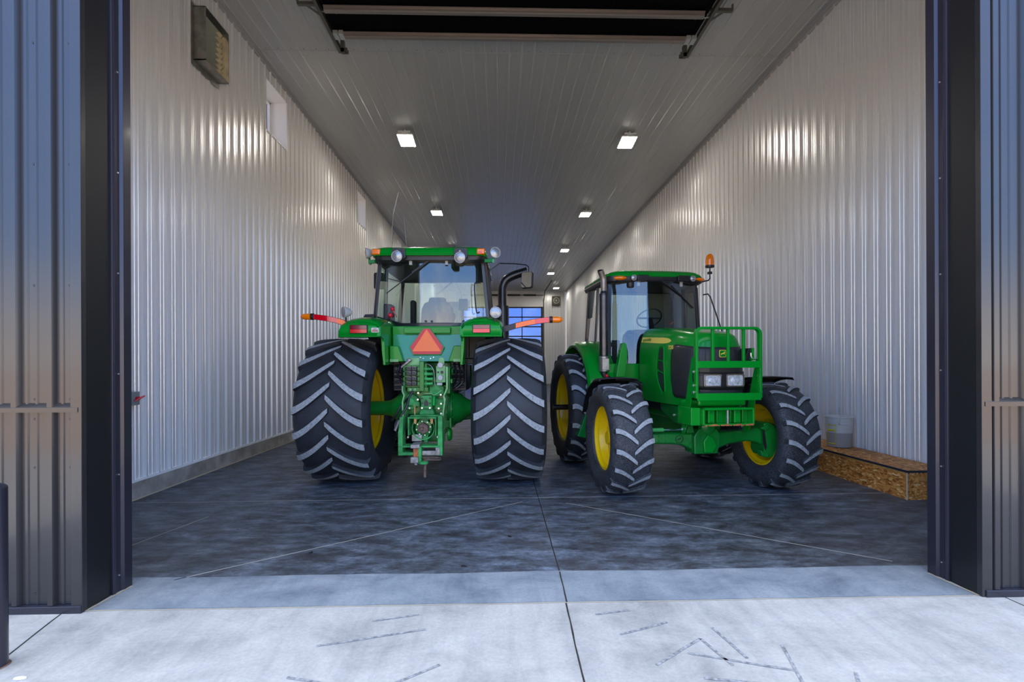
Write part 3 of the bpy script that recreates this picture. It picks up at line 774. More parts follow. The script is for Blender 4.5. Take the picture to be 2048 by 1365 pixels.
# engine hood ahead of cab
bb = B(); bb.rings([[Vector((x*wf_, y, z if z < 1.5 else zt-(2.15-z))) for x, z in rrect(-.44, .44, 1.15, 2.15, .14, 5)] for y, wf_, zt in ((1.75, 1.02, 2.22), (3.0, 1, 2.12), (4.0, .9, 1.98), (4.25, .8, 1.9))])
bb.done('hood', 'green', TA)
bb = B(); bb.box(-.34, .34, 4.24, 4.30, 1.22, 1.8); bb.done('grille', 'mesh', TA, bevel=.02)

# fenders
def fender(sx_):
    bb = B()
    # cross section in (x,z) for the crown, swept round the wheel; rear lip ends at y=-.78
    sect = [(.515, -.11), (.53, -.03), (.60, .035), (.75, .07), (.93, .06), (1.03, .02), (1.06, -.05), (1.065, -.13)]
    rg = []
    for k in range(22):
        a = R(-42+k*(92/21)); base_r = 1.10
        fade = 1.0
        rg.append([Vector((sx_*x, (base_r+dz*fade)*math.sin(a)*.93, .98+(base_r+dz*fade)*math.cos(a))) for x, dz in sect])
    bb.grid(rg)
    return bb
def fender2(sx_):
    """crown over the wheel with a squared rear face, then inner wall"""
    bb = B()
    ys = [-.74, -.66, -.50, -.25, .1, .5, .8, .95]
    tops = [2.165, 2.20, 2.235, 2.26, 2.27, 2.22, 2.10, 1.95]
    rg = []
    for y, zt in zip(ys, tops):
        rg.append([Vector((sx_*x, y, zt+dz)) for x, dz in ((.515, -.18), (.52, -.085), (.56, -.035), (.66, 0), (.80, .008), (.93, -.01), (1.01, -.05), (1.035, -.10), (1.035, -.185))])
    bb.grid(rg)
    first = rg[0]
    low = [Vector((p.x*1.0, -.775, 1.985)) for p in first]
    mid = [Vector((p.x, -.765, min(p.z-.02, 2.10))) for p in first]
    bb.grid([first, mid, low])
    # bottom lip
    bb.grid([low, [Vector((p.x, -.70, 1.975)) for p in low]])
    return bb
for sx_ in (-1, 1):
    f_ = fender2(sx_).done('fender', 'green', TA, solid=.012, bevel=0)
    bb = B(); bb.prism([(-.765, 2.10), (-.775, 1.98), (-.62, 1.95), (-.42, 1.62), (.95, 1.60), (.95, 2.0), (.5, 2.18), (-.5, 2.18)], sx_*.50, sx_*.525, 'X')
    bb.done('inner_wall', 'green', f_, bevel=.004)
    bb = B(); bb.prism([(sx_*.50, 2.0), (sx_*.545, 2.0), (sx_*.535, 1.80), (sx_*.515, 1.61), (sx_*.485, 1.61)], -.60, -.42); bb.done('flange', 'green', f_, bevel=.008)
    # dark liner under the crown
    B().box(min(sx_*.53, sx_*1.02), max(sx_*.53, sx_*1.02), -.66, .6, 2.06, 2.07).done('liner', 'black', f_, smooth=False)
    c0 = sx_*.775
    bb = B(); bb.box(c0-.112, c0+.112, -.792, -.765, 2.012, 2.122); bb.done('tail_lamp', 'black', f_, bevel=.006)
    tl = COL.objects[-1]
    bb = B(); bb.box(c0-.104, c0+.104, -.797, -.790, 2.018, 2.066); bb.done('lower_lens', 'red' if sx_ < 0 else 'pinkred', tl, bevel=.002)
    bb = B(); bb.box(c0-.104, c0+.104, -.797, -.790, 2.067, 2.116); bb.done('upper_lens', 'dark_red', tl, bevel=.002)
bb = B(); bb.prism(rrect(-.615, -.52, 2.025, 2.085, .012), -.782, -.776); bb.done('warning_decal', 'decal', TA, smooth=False)
bb = B(); bb.box(-.605, -.53, -.784, -.782, 2.033, 2.060); bb.box(-.59, -.55, -.785, -.782, 2.066, 2.074); bb.done('decal_print', 'dark_red', TA, smooth=False)
# work lights on fenders
for c, d in (((-.985, -.72, 2.29), (-.75, -.65, -.05)), ((.955, -.78, 2.275), (.1, -1, 0))):
    o = round_lamp(TA, c, d, .068, depth=.10)
    bb = B(); bb.cyl((c[0]*.99, c[1]+.06, c[2]-.12), (c[0]*.99, c[1]+.05, c[2]-.03), .014); bb.done('bracket', 'black', o)
# warning-light arms
def arm(pts, marks, tipx, m_in, m_out):
    P = smoothpath(pts, 8); bb = B(); rg = []
    for i, p in enumerate(P):
        t = i/(len(P)-1); hh = .040-.006*t
        rg.append([p+Vector((0, -.012, -hh)), p+Vector((0, .012, -hh)), p+Vector((0, .012, hh)), p+Vector((0, -.012, hh))])
    bb.rings(rg); a = bb.done('light_arm', 'black', TA, bevel=.004)
    n_ = len(P)-1
    for (t0, t1, mm, nm) in ((marks[0], marks[1], m_in, 'orange_reflector'), (marks[1]+.01, marks[2], m_out, 'red_reflector')):
        bb = B(); i0, i1 = int(t0*n_), int(t1*n_)
        bb.grid([[P[i]+Vector((0, -.0135, -.031)) for i in range(i0, i1+1)], [P[i]+Vector((0, -.0135, .031)) for i in range(i0, i1+1)]])
        bb.done(nm, mm, a, smooth=False, solid=.001, recalc=False)
    s_ = 1 if tipx > 0 else -1; q_ = P[-1]
    bb = B(); bb.cyl(q_-Vector((s_*.02, 0, 0)), q_+Vector((s_*.02, 0, 0)), .043, 20); bb.done('lamp_collar', 'black', a, bevel=.004)
    bb = B(); bb.tube([q_+Vector((s_*.018, 0, 0)), q_+Vector((s_*.10, 0, 0)), q_+Vector((s_*.13, 0, 0)), q_+Vector((s_*.15, 0, 0))], [.039, .039, .030, .010], 20); bb.done('amber_lens', 'orange', a)
arm([(-.90, -.62, 2.125), (-1.0, -.66, 2.16), (-1.17, -.70, 2.205), (-1.385, -.71, 2.235)], (.10, .50, .97), -1.5, 'sm_orange', 'red')
arm([(1.02, -.62, 2.06), (1.24, -.66, 2.12), (1.48, -.70, 2.165), (1.66, -.71, 2.185)], (.33, .64, .97), 1.8, 'sm_orange', 'pinkred')

# rear fuel tank panel, cab base
bb = B(); bb.prism([(-.49, 1.655), (-.49, 2.15), (.49, 2.15), (.49, 1.655), (.30, 1.655), (.38, 1.875), (.47, 1.90), (.47, 1.905), (-.47, 1.905), (-.47, 1.90), (-.38, 1.875), (-.30, 1.655)][:4], -.20, .4)
tk = bb.done('rear_panel', 'green', TA, bevel=.012)
bb = B(); pq = [(-.47, 2.035), (.47, 2.035), (.47, 1.87), (.385, 1.87), (.315, 1.66), (-.315, 1.66), (-.385, 1.87), (-.47, 1.87)]
bb.rings([[Vector((x, -.208-.075*(2.035-z)/.375, z)) for x, z in pq], [Vector((x, -.19, z)) for x, z in pq]]); bb.done('recessed_panel', 'green_teal', tk, bevel=.004)
for sx_ in (-1, 1):
    bb = B()
    o1 = [(sx_*.30, 1.655), (sx_*.375, 1.872), (sx_*.49, 1.872), (sx_*.49, 1.655)]
    bb.rings([[Vector((x, -.36, z)) for x, z in o1], [Vector((x, -.20, z)) for x, z in o1]]); bb.done('step_box', 'green', tk, bevel=.012)
    B().box(min(sx_*.37, sx_*.485), max(sx_*.37, sx_*.485), -.365, -.36, 1.655, 1.69).done('reflector_pad', 'green_pale', tk, smooth=False)
bb = B(); bb.box(-.32, .32, -.262, -.245, 2.045, 2.13); bb.done('upper_ridge', 'green', tk, bevel=.01)
# triangle emblem
tri = [(-.038, 2.105), (.038, 2.105), (.222, 1.858), (.180, 1.760), (-.180, 1.760), (-.222, 1.858)]
bb = B(); bb.prism([(x*1.07, 1.90+(z-1.90)*1.06) for x, z in tri], -.292, -.262); sm = bb.done('mounting_plate', 'green_axle', tk, smooth=False)
bb = B(); bb.prism(tri, -.299, -.293); sv = bb.done('slow_vehicle_triangle', 'redrefl', TA, smooth=False)
bb = B(); bb.prism([(0, 2.098), (.196, 1.797), (-.196, 1.797)], -.303, -.2995); bb.done('orange_centre', 'sm_orange', sv, smooth=False)
bb = B(); bolts(bb, [(-.09, -.272, 1.715), (.09, -.272, 1.715), (-.05, -.275, 1.70), (.05, -.275, 1.70)], r=.008); bb.done('bolts', 'bolt', tk)

# cab
CB, CT = 2.20, 3.12
def cabx(z): return .850-.085*(z-CB)/(CT-CB)
yr, yf = .13, 1.75
bb = B()
for sx_ in (-1, 1):
    rg = []
    for z in (CB-.03, 2.6, CT+.02):
        x = cabx(z); rg.append([Vector((sx_*(x-.055), yr-.0, z)), Vector((sx_*x, yr-.0, z)), Vector((sx_*(x+.035), yr+.09, z)), Vector((sx_*(x-.01), yr+.10, z))])
    bb.rings(rg)
    rg = []
    for z in (CB-.5, 2.6, CT+.02):
        x = cabx(z)+.02; yy = yf+(.12 if z < 2.3 else .0); rg.append([Vector((sx_*(x-.06), yy, z)), Vector((sx_*x, yy-.08, z)), Vector((sx_*x, yy, z)), Vector((sx_*(x-.05), yy+.02, z))])
    bb.rings(rg)
    for z in (CB-.5, CT):
        x = cabx(z)+.025
        bb.bar((sx_*x, yr+.05, max(z, CB-.05)), (sx_*x, yf, z if z > 2 else CB-.3), .05, .06)
    bb.bar((sx_*(cabx(2.6)+.02), .72, CB-.1), (sx_*(cabx(3)+.02), .72, CT), .05, .06)
# rear sill with the chamfered lower corners
def sagc(x): return 1.55-math.sqrt(1.55**2-x*x)
rg = []
for k in range(21):
    x = -.85+1.7*k/20; zl = 2.20+max(0, (abs(x)-.42))*.30; y = sagc(x)
    rg.append([Vector((x, y-.006, zl-.055)), Vector((x, y-.006, zl+.012)), Vector((x, y+.06, zl+.012)), Vector((x, y+.06, zl-.055))])
bb.rings(rg); rg = []
for k in range(21):
    x = -.75+1.5*k/20; y = sagc(x)
    rg.append([Vector((x, y-.004, CT-.035)), Vector((x, y-.004, CT+.04)), Vector((x, y+.08, CT+.04)), Vector((x, y+.08, CT-.035))])
bb.rings(rg)
bb.box(-.80, .80, yf-.02, yf+.05, CT-.05, CT+.02)
cabf = bb.done('cab_frame', 'blackm', TA, bevel=.012)
bb = B(); bb.box(-.78, .78, .05, yf, 1.62, 1.70); bb.box(-.78, -.52, .1, 1.0, 1.7, 2.15); bb.box(.52, .78, .1, 1.0, 1.7, 2.15); bb.box(-.55, .55, .02, .30, 1.70, 2.17)
bb.done('cab_floor', 'black', TA, bevel=.01)
# side step bracket seen at left lower corner of the cab
bb = B(); bb.prism([(-.80, 2.22), (-.80, 2.34), (-.93, 2.335), (-.95, 2.30), (-.93, 2.25)], .0, .14); bb.done('handle_bracket', 'black', TA, bevel=.01)
# roof lining
B().box(-.74, .74, .05, yf-.02, CT+.005, CT+.02).done('headliner', 'interior', TA, smooth=False)
def pane(parent, pts, m='cabglass', nm='window_pane', th=.005):
    bb = B(); v = [Vector(p) for p in pts]; n_ = (v[1]-v[0]).cross(v[2]-v[0]).normalized()*th
    bb.rings([v, [p+n_ for p in v]]) if False else bb._f([bb.bm.verts.new(p) for p in v])
    return bb.done(nm, m, parent, smooth=False, recalc=False)
bb = B(); lo_, hi_ = [], []
def sag(x, Rr): return Rr-math.sqrt(Rr*Rr-x*x)
for k in range(25):
    t = -1+2*k/24; x0 = .80*t; x1 = .715*t
    zl = 2.20+max(0, (abs(x0)-.42))*.30
    lo_.append(Vector((x0, .012+sag(x0, 1.55), zl))); hi_.append(Vector((x1, .012+sag(x1, 1.55), CT-.03)))
bb.grid([[a_.lerp(b_, j/6) for a_, b_ in zip(lo_, hi_)] for j in range(7)])
rw = bb.done('rear_window', 'cabglass', TA, recalc=False)
pane(TA, [(-.74, yf+.10, 2.05), (.74, yf+.10, 2.05), (.74, yf, CT-.04), (-.74, yf, CT-.04)], nm='windshield')
for sx_ in (-1, 1):
    pane(TA, [(sx_*.805, .10, CB), (sx_*.805, .69, CB), (sx_*.765, .69, CT-.03), (sx_*.765, .10, CT-.03)], nm='side_window')
    pane(TA, [(sx_*.805, .75, CB-.3), (sx_*.805, yf, CB-.3), (sx_*.765, yf-.03, CT-.03), (sx_*.765, .75, CT-.03)], nm='door_window')
bb = B(); bolts(bb, [(-.065, .010, 2.232), (.022, .010, 2.232)], r=.017, h=.014); bb.done('window_studs', 'black', rw)
for x in (-.27, .24):
    bb = B(); bb.box(x-.02, x+.02, -.03, .02, CT-.09, CT-.02); bb.cyl((x-.03, -.03, CT-.02), (x+.03, -.03, CT-.02), .012, 10); bb.done('window_hinge', 'lamp_body', rw, bevel=.003)
bb = B(); bb.bar((.04, -.035, 3.125), (-.25, -.025, 2.92), .016, .02); bb.bar((-.05, -.02, 3.06), (-.62, -.004, 2.63), .022, .010); bb.cyl((.04, -.05, 3.125), (.04, .02, 3.125), .018)
bb.done('rear_wiper', 'black', TA)
bb = B(); bb.tube(smoothpath([(.67, .06, 2.78), (.63, .06, 2.76), (.64, .06, 2.5), (.66, .06, 2.36), (.70, .06, 2.37)], 5), .010, 8); bb.done('grab_handle', 'black', TA)
# roof cap
def roofcap(bb, hw, y0, y1, z0, z1, crown=.05, rr_=.16, K=6):
    rg = []
    levels = [(0, .985), (.2, 1.0), (.5, .99), (.72, .965), (.88, .92), (1., .83)]
    for t, s_ in levels:
        z = z0+(z1-z0)*t
        pts = rrect(-hw*s_, hw*s_, (y0+y1)/2-(y1-y0)/2*s_, (y0+y1)/2+(y1-y0)/2*s_, rr_, K)
        rg.append([Vector((x, y, z)) for x, y in pts])
    cx = (y0+y1)/2
    rg.append([Vector((p.x*.5, cx+(p.y-cx)*.5, z1+crown*.8)) for p in rg[-1]])
    rg.append([Vector((p.x*.05, cx+(p.y-cx)*.05, z1+crown)) for p in rg[-2]])
    bb.rings(rg)
bb = B(); roofcap(bb, .815, -.16, 1.95, 3.14, 3.285, .040)
rf = bb.done('cab_roof', 'green', TA)
bb = B(); bb.rings([[Vector((x*sc, y if y > 0 else y*1, z)) for x, y in rrect(-.79, .79, -.10, 1.9, .14, 6)] for z, sc in ((3.085, .95), (3.10, .985), (3.145, 1.0))]); bb.done('roof_underside', 'black', TA)
# dark lamp recesses in rear roof edge
for x in (-.405, .455):
    bb = B(); bb.prism(rrect(x-.095, x+.095, 3.09, 3.235, .03), -.175, -.05); bb.done('lamp_recess', 'black', rf, bevel=.004)
    o = round_lamp(TA, (x-.01 if x < 0 else x-.005, -.245, 3.105 if x < 0 else 3.085), (-.05, -1, -.12), .072, depth=.09)
    bb = B(); bb.box(x-.02, x+.01, -.235, -.15, 3.17, 3.185); bb.bar((x-.005, -.235, 3.19), (x-.005, -.20, 3.10), .02, .012); bb.done('bracket', 'lamp_body', o, bevel=.003)
bb = B(); bb.lathe([(2.99, .05), (3.0, .06), (3.10, .06), (3.12, .04)], 'Z', (.44, -.13, 0), 24); bb.done('beacon_cap', 'heater', TA)
# amber lamps on roof corners
for x0, x1 in ((-.785, -.665), (.675, .79)):
    bb = B(); bb.box(x0, x1, -.165, -.02, 3.148, 3.232); bb.done('amber_lamp', 'orange', rf, bevel=.02, seg=3)
bb = B(); bb.box(.705, .745, -.178, -.174, 3.150, 3.185); bb.done('reverse_lens', 'pinkred', rf, bevel=.002)
for (c, d) in (((-.90, -.02, 3.20), (-.95, -.35, -.1)), ((.935, -.10, 3.185), (.35, -1, .05))):
    o = round_lamp(TA, c, d, .072, depth=.09); s_ = 1 if c[0] > 0 else -1
    bb = B(); bb.bar((s_*.78, .02, 3.09), (c[0]-s_*.02, c[1]+.08, 3.09), .05, .05); bb.bar((c[0]-s_*.04, c[1]+.07, 3.05), (c[0]-s_*.02, c[1]+.07, 3.17), .03, .03); bb.done('bracket', 'green_teal', o, bevel=.006)
for x in (-.60, .60):
    bb = B(); bb.lathe([(3.295, .045), (3.305, .055), (3.315, .03)], 'Z', (x*.9, .15, 0), 20); bb.done('roof_dome', 'white', rf)
bb = B(); bb.cyl((-.72, .6, 3.25), (-.66, .6, 3.95), .004, 6); bb.cyl((-.66, .6, 3.95), (-.58, .6, 4.28), .007, 6); bb.cyl((-.50, .9, 3.28), (-.565, .9, 3.98), .004, 6)
bb.done('antenna', 'lamp_body', TA)
bb = B(); bb.cyl((-.78, .9, 3.3), (-.73, .9, 3.75), .003, 6); bb.done('antenna', 'black', TA)
# exhaust stack and mirrors
bb = B(); bb.cyl((.985, 2.35, 1.7), (.985, 2.35, 2.72), .125, 28); bb.tube(smoothpath([(.985, 2.35, 2.70), (.985, 2.35, 2.98), (.995, 2.35, 3.10), (1.06, 2.35, 3.22), (1.20, 2.35, 3.30), (1.46, 2.35, 3.38)], 6), .082, 20)
bb.done('exhaust_stack', 'blackm', TA)
mm_ = Matrix.Translation((1.445, 1.83, 3.12)) @ Matrix.Rotation(R(-26), 4, 'Z') @ Matrix.Rotation(R(-7), 4, 'X')
bb = B(); bb.prism(rrect(-.108, .108, -.148, .148, .035), -.03, .03); bb.xf(mm_); mr = bb.done('mirror', 'black', TA, bevel=.006)
bb = B(); bb.prism(rrect(-.098, .098, -.138, .138, .03), -.038, -.031); bb.xf(mm_); bb.done('mirror_glass', 'mirror', mr, smooth=False)
bb = B(); bb.tube([(.80, 1.0, 3.13), (.95, 1.8, 3.42), (1.2, 1.83, 3.42), (1.42, 1.84, 3.40), (1.47, 1.84, 3.36), (1.47, 1.84, 3.2)], .010, 8); bb.done('mirror_arm', 'black', mr)
bb = B(); bb.prism(rrect(-1.3, -1.12, 2.97, 3.265, .035), 1.80, 1.86); bb.tube([(-.82, 1.8, 3.1), (-1.2, 1.84, 3.2)], .01, 8); bb.done('mirror', 'black', TA, bevel=.006)
# seat, steering
bb = B(); bb.rings([[Vector((x, y+dy, z)) for x, y in rrect(-.25*s_, .25*s_, -.06, .06, .05, 4)] for z, s_, dy in ((2.0, 1.0, .75), (2.25, 1.05, .73), (2.48, .98, .70), (2.57, .8, .69), (2.60, .5, .69))])
bb.box(-.26, .26, .75, 1.25, 2.0, 2.10); bb.box(-.15, .15, .85, 1.15, 1.7, 2.0); st = bb.done('seat', 'seat', TA, bevel=.02)
bb = B(); bb.rings([[Vector((x, y+.70, z)) for x, y in rrect(-.14*s_, .14*s_, -.04, .04, .03, 4)] for z, s_ in ((2.58, .9), (2.60, 1.0), (2.65, .9), (2.66, .7))]); bb.done('headrest', 'seat', st, bevel=.01)
bb = B(); bb.box(-.42, -.34, .65, .80, 2.15, 2.62); bb.done('armrest', 'seat', st, bevel=.03)
bb = B(); bb.lathe([(-.012, .19), (0, .202), (.012, .19), (0, .178), (-.012, .19)], 'Z', n=32, cap=False); bb.xf(Matrix.Translation((0, 1.42, 2.42)) @ Matrix.Rotation(R(50), 4, 'X')); bb.cyl((0, 1.6, 1.7), (0, 1.42, 2.42), .04); bb.bar((-.18, 1.42, 2.42), (.18, 1.42, 2.42), .03, .02)
bb.done('steering_wheel', 'black', TA)
bb = B(); bb.box(.5, .7, .5, 1.3, 2.0, 2.28); bb.box(-.70, -.58, .15, .35, 2.2, 2.5); bb.done('console', 'black', TA, bevel=.02)
bb = B(); bb.ball((-.56, .10, 2.42), .03); bb.ball((-.59, .09, 2.33), .035); bb.bar((-.56, .1, 2.42), (-.50, .12, 2.30), .012, .012); bb.done('red_knobs', 'redp', TA)
bb = B(); bb.box(.25, .40, 1.5, 1.56, 2.55, 2.75); bb.done('monitor', 'black', TA, bevel=.01)

# ---- rear hitch (u,v are drawing units of the hitch sketch -> metres)
def hx(u): return u*.001238-.690
def hz_(v): return 1.812-v*.001238
YH = -.60
def hb(bb, u0, u1, v0, v1, y0, y1, mi=None): return bb.box(hx(u0), hx(u1), y0, y1, hz_(v1), hz_(v0), mi)
H = []
# side plates
bb = B(); bb.prism([(hx(a), hz_(b)) for a, b in ((338, 380), (352, 380), (352, 430), (372, 480), (352, 545), (357, 700), (340, 860), (330, 860), (342, 700), (338, 548), (355, 482), (338, 440))], YH-.02, -.22); bb.done('hitch_plate', 'green_pale', TA, bevel=.003)
bb = B(); bb.prism([(hx(a), hz_(b)) for a, b in ((800, 180), (822, 180), (822, 410), (785, 490), (800, 520), (795, 545), (775, 690), (765, 860), (752, 860), (760, 690), (780, 545), (770, 490), (803, 405))], YH-.02, -.22); bb.done('hitch_plate', 'green_pale', TA, bevel=.003)
# lower drawbar frame
bb = B(); hb(bb, 312, 360, 850, 1100, YH-.10, YH+.10); hb(bb, 722, 772, 690, 1100, YH-.10, YH+.06)
bb.prism([(hx(a), hz_(b)) for a, b in ((330, 700), (372, 700), (360, 860), (314, 860))], YH-.10, YH+.02)
hb(bb, 315, 750, 998, 1016, YH-.10, YH+.10); hb(bb, 315, 560, 1064, 1096, YH-.11, YH+.10)
bb.done('drawbar_frame', 'green_worn', TA, bevel=.006)
bb = B(); hb(bb, 560, 750, 1050, 1096, YH-.105, YH+.10); hb(bb, 700, 745, 1016, 1096, YH-.112, YH+.10); bb.done('drawbar_plate', 'steel', TA, bevel=.006)
# dark cavity back wall + casting ribs
bb = B(); hb(bb, 345, 790, 380, 700, -.36, -.30); hb(bb, 400, 760, 700, 1000, -.34, -.30)
bb.done('rear_casting', 'green_axle', TA, bevel=.01)
bb = B(); bb.lathe([(-.40, .11), (-.42, .105), (-.42, .06), (-.44, .05), (-.44, .01)], 'Y', (hx(400), 0, hz_(560)), 28); bb.lathe([(-.40, .09), (-.42, .085), (-.43, .03)], 'Y', (hx(690), 0, hz_(430)), 28)
hb(bb, 520, 640, 490, 630, -.50, -.34); hb(bb, 420, 500, 560, 610, -.44, -.34); hb(bb, 600, 760, 395, 480, -.42, -.34); hb(bb, 660, 760, 530, 640, -.40, -.34)
bb.lathe([(-.40, .10), (-.46, .098), (-.47, .08), (-.48, .03), (-.48, .001)], 'Y', (hx(580), 0, hz_(690)), 32)
bb.done('pump_casting', 'green_worn', TA, bevel=.008)
bb = B(); bb.prism([(hx(555), hz_(600)), (hx(600), hz_(600)), (hx(600), hz_(560)), (hx(578), hz_(530)), (hx(555), hz_(560))], -.506, -.499); hb(bb, 525, 545, 510, 525, -.506, -.499); hb(bb, 610, 630, 510, 525, -.506, -.499); bb.cyl((hx(534), -.5, hz_(570)), (hx(534), -.507, hz_(570)), .012); bb.cyl((hx(620), -.5, hz_(570)), (hx(620), -.507, hz_(570)), .012)
bb.done('port_openings', 'black', TA, smooth=False)
bb = B(); bolts(bb, [(hx(a), -.50, hz_(b)) for a, b in ((495, 460), (490, 530), (535, 620), (618, 620), (738, 575), (738, 680), (385, 930), (700, 930), (735, 480), (712, 625), (400, 620))], r=.013, h=.014)
bolts(bb, [(hx(a), -.36, hz_(b)) for a, b in ((495, 460), (490, 530), (738, 575), (738, 680), (735, 480))], r=.012, h=.14)
bb.done('bolts', 'bolt', TA)
# rim box round PTO
bb = B(); hb(bb, 405, 710, 705, 720, YH-.06, YH+.20); hb(bb, 405, 420, 705, 900, YH-.05, YH+.2); hb(bb, 690, 705, 705, 900, YH-.05, YH+.2); hb(bb, 430, 745, 688, 700, YH-.05, YH+.1)
bb.prism([(hx(520), hz_(905)), (hx(600), hz_(905)), (hx(590), hz_(990)), (hx(560), hz_(990))], -.5, -.3)
bb.done('shield_frame', 'green_worn', TA, bevel=.004)
bb = B(); c_ = (hx(550), 0, hz_(835)); bb.lathe([(-.34, .13), (-.47, .125), (-.50, .11), (-.505, .085), (-.50, .01)], 'Y', c_, 36); hb(bb, 500, 600, 730, 790, -.50, -.34); bb.done('pto_housing', 'green_axle', TA, bevel=.006)
bb = B(); bb.lathe([(-.50, .078), (-.55, .078), (-.556, .070), (-.556, .001)], 'Y', c_, 6); bb.cyl((c_[0]-.012, -.55, c_[2]), (c_[0]-.012, -.585, c_[2]), .018); bb.done('pto_cap', 'rust', TA, bevel=.004)
bb = B(); bolts(bb, [(c_[0]+.093*math.cos(a), -.505, c_[2]+.093*math.sin(a)) for a in (2*PI*k/8+.2 for k in range(8))], r=.009, h=.014); bb.done('pto_bolts', 'bolt', TA)
bb = B(); bb.lathe([(-.54, .152), (-.54, .138), (-.50, .138), (-.50, .152)], 'Y', c_, 40, cap=False); bb.done('pto_ring', 'green_worn', TA)
for u in (487, 657):
    bb = B(); bb.prism([(hx(u-13), hz_(722)), (hx(u+13), hz_(722)), (hx(u+13), hz_(765)), (hx(u), hz_(778)), (hx(u-13), hz_(765))], YH-.07, YH-.062); bb.done('lock_tab', 'pine', TA, smooth=False)
# valve stack
bb = B(); hb(bb, 345, 520, 165, 400, -.50, -.30); hb(bb, 518, 562, 125, 440, -.56, -.30); hb(bb, 562, 585, 150, 400, -.50, -.30); hb(bb, 380, 600, 400, 445, -.52, -.3)
for v in (205, 258, 312, 362): hb(bb, 345, 360, v-24, v+20, -.56, -.48); hb(bb, 488, 520, v-22, v+18, -.54, -.48)
vb = bb.done('valve_block', 'green_axle', TA, bevel=.005)
bb = B()
for v in (205, 258, 312, 362): bb.cyl((hx(562), -.50, hz_(v)), (hx(595), -.50, hz_(v)), .026, 14); bb.cyl((hx(595), -.50, hz_(v)), (hx(648), -.50, hz_(v)), .019, 14); bb.cyl((hx(640), -.50, hz_(v)), (hx(650), -.50, hz_(v)), .023, 14)
bb.done('spool_ends', 'green_worn', vb)
for v in (200, 250, 305, 358):
    bb = B()
    for u in (408, 462): bb.prism(rrect(hx(u-27), hx(u+27), hz_(v+24), hz_(v-22), .010, 3), -.585, -.49)
    bb.done('coupler_cap', 'black', vb, bevel=.008)
    bb = B()
    for u in (408, 462): bb.tube([(hx(u-22), -.588, hz_(v-12)), (hx(u-16), -.590, hz_(v-20)), (hx(u+14), -.590, hz_(v-20)), (hx(u+22), -.588, hz_(v-12))], .003, 5)
    bb.done('cap_wire', 'steel', vb)
bb = B(); bb.lathe([(-.525, .022), (-.54, .02), (-.545, .008)], 'Y', (hx(415), 0, hz_(422)), 16); bb.lathe([(-.525, .022), (-.54, .02), (-.545, .008)], 'Y', (hx(462), 0, hz_(422)), 16); bb.done('plugs', 'green_pale', vb)
bb = B(); hb(bb, 365, 503, 84, 166, -.46, -.44); bb.prism([(hx(a), hz_(b)) for a, b in ((705, 100), (725, 82), (750, 82), (768, 100), (768, 160), (705, 160))], -.46, -.44); bb.done('bracket_plate', 'green_pale', TA, bevel=.003)
bb = B(); bb.tube(smoothpath([(hx(312), -.50, hz_(192)), (hx(345), -.505, hz_(160)), (hx(390), -.50, hz_(125)), (hx(415), -.49, hz_(100))], 4), [.008]+[.017]*11+[.020], 10); bb.ball((hx(395), -.50, hz_(112)), .028, 1.2, .6, .9); bb.done('lever', 'steel', TA)
bb = B(); hb(bb, 690, 788, 172, 348, -.54, -.52); sp = bb.done('socket_plate', 'green_pale', TA, bevel=.004)
for v in (165, 298): 
    bb = B(); bb.lathe([(-.54, .038), (-.57, .037), (-.575, .030), (-.575, .001)], 'Y', (hx(736), 0, hz_(v)), 24); bb.done('socket_cap', 'lamp_body', sp)
bb = B(); hb(bb, 702, 722, 230, 250, -.545, -.54); bb.cyl((hx(752), -.54, hz_(240)), (hx(752), -.545, hz_(240)), .021); bb.done('socket_holes', 'black', sp, smooth=False)
bb = B(); hb(bb, 700, 755, 352, 378, -.55, -.50); bb.done('latch_block', 'lamp_body', sp, bevel=.005)
bb = B(); hb(bb, 788, 832, 185, 470, -.50, -.25); hb(bb, 832, 856, 312, 360, -.48, -.3); bb.lathe([(.355, .045), (.37, .045), (.375, .02)], 'X', (0, -.42, hz_(235)), 16); bb.done('side_casting', 'green_axle', TA, bevel=.008)
# bent pipes and hoses
bb = B(); bb.tube(smoothpath([(hx(580), -.56, hz_(150)), (hx(630), -.58, hz_(165)), (hx(668), -.59, hz_(215)), (hx(676), -.58, hz_(300)), (hx(680), -.56, hz_(390))], 5), .005, 6); bb.done('cable', 'steel', TA)
bb = B(); bb.tube(smoothpath([(hx(560), -.56, hz_(465)), (hx(640), -.57, hz_(466)), (hx(670), -.58, hz_(482)), (hx(700), -.57, hz_(465)), (hx(750), -.56, hz_(430))], 4), .006, 6); bb.done('trip_rod', 'green_pale', TA)
bb = B(); bb.tube(smoothpath([(hx(662), -.50, hz_(500)), (hx(660), -.52, hz_(560)), (hx(660), -.53, hz_(595))], 4), .026, 14); bb.done('return_pipe', 'green', TA)
bb = B(); bb.tube(smoothpath([(hx(440), -.52, hz_(440)), (hx(405), -.56, hz_(510)), (hx(385), -.60, hz_(600)), (hx(325), -.63, hz_(700)), (hx(285), -.62, hz_(840))], 6), .016, 8)
bb.tube(smoothpath([(hx(380), -.45, hz_(520)), (hx(330), -.60, hz_(590)), (hx(275), -.62, hz_(690)), (hx(225), -.58, hz_(745))], 6), .016, 8); bb.tube(smoothpath([(hx(310), -.4, hz_(700)), (hx(240), -.45, hz_(790)), (hx(250), -.45, hz_(880)), (hx(300), -.4, hz_(940))], 6), .014, 8); bb.done('hydraulic_hose', 'black', TA)
bb = B(); bb.cyl((hx(318), -.64, hz_(740)), (hx(272), -.64, hz_(845)), .020, 10); bb.done('hose_tip', 'steel', TA)
bb = B(); bb.bar((hx(465), -.55, hz_(580)), (hx(465), -.55, hz_(690)), .018, .012); bb.done('dip_strap', 'pine', TA)
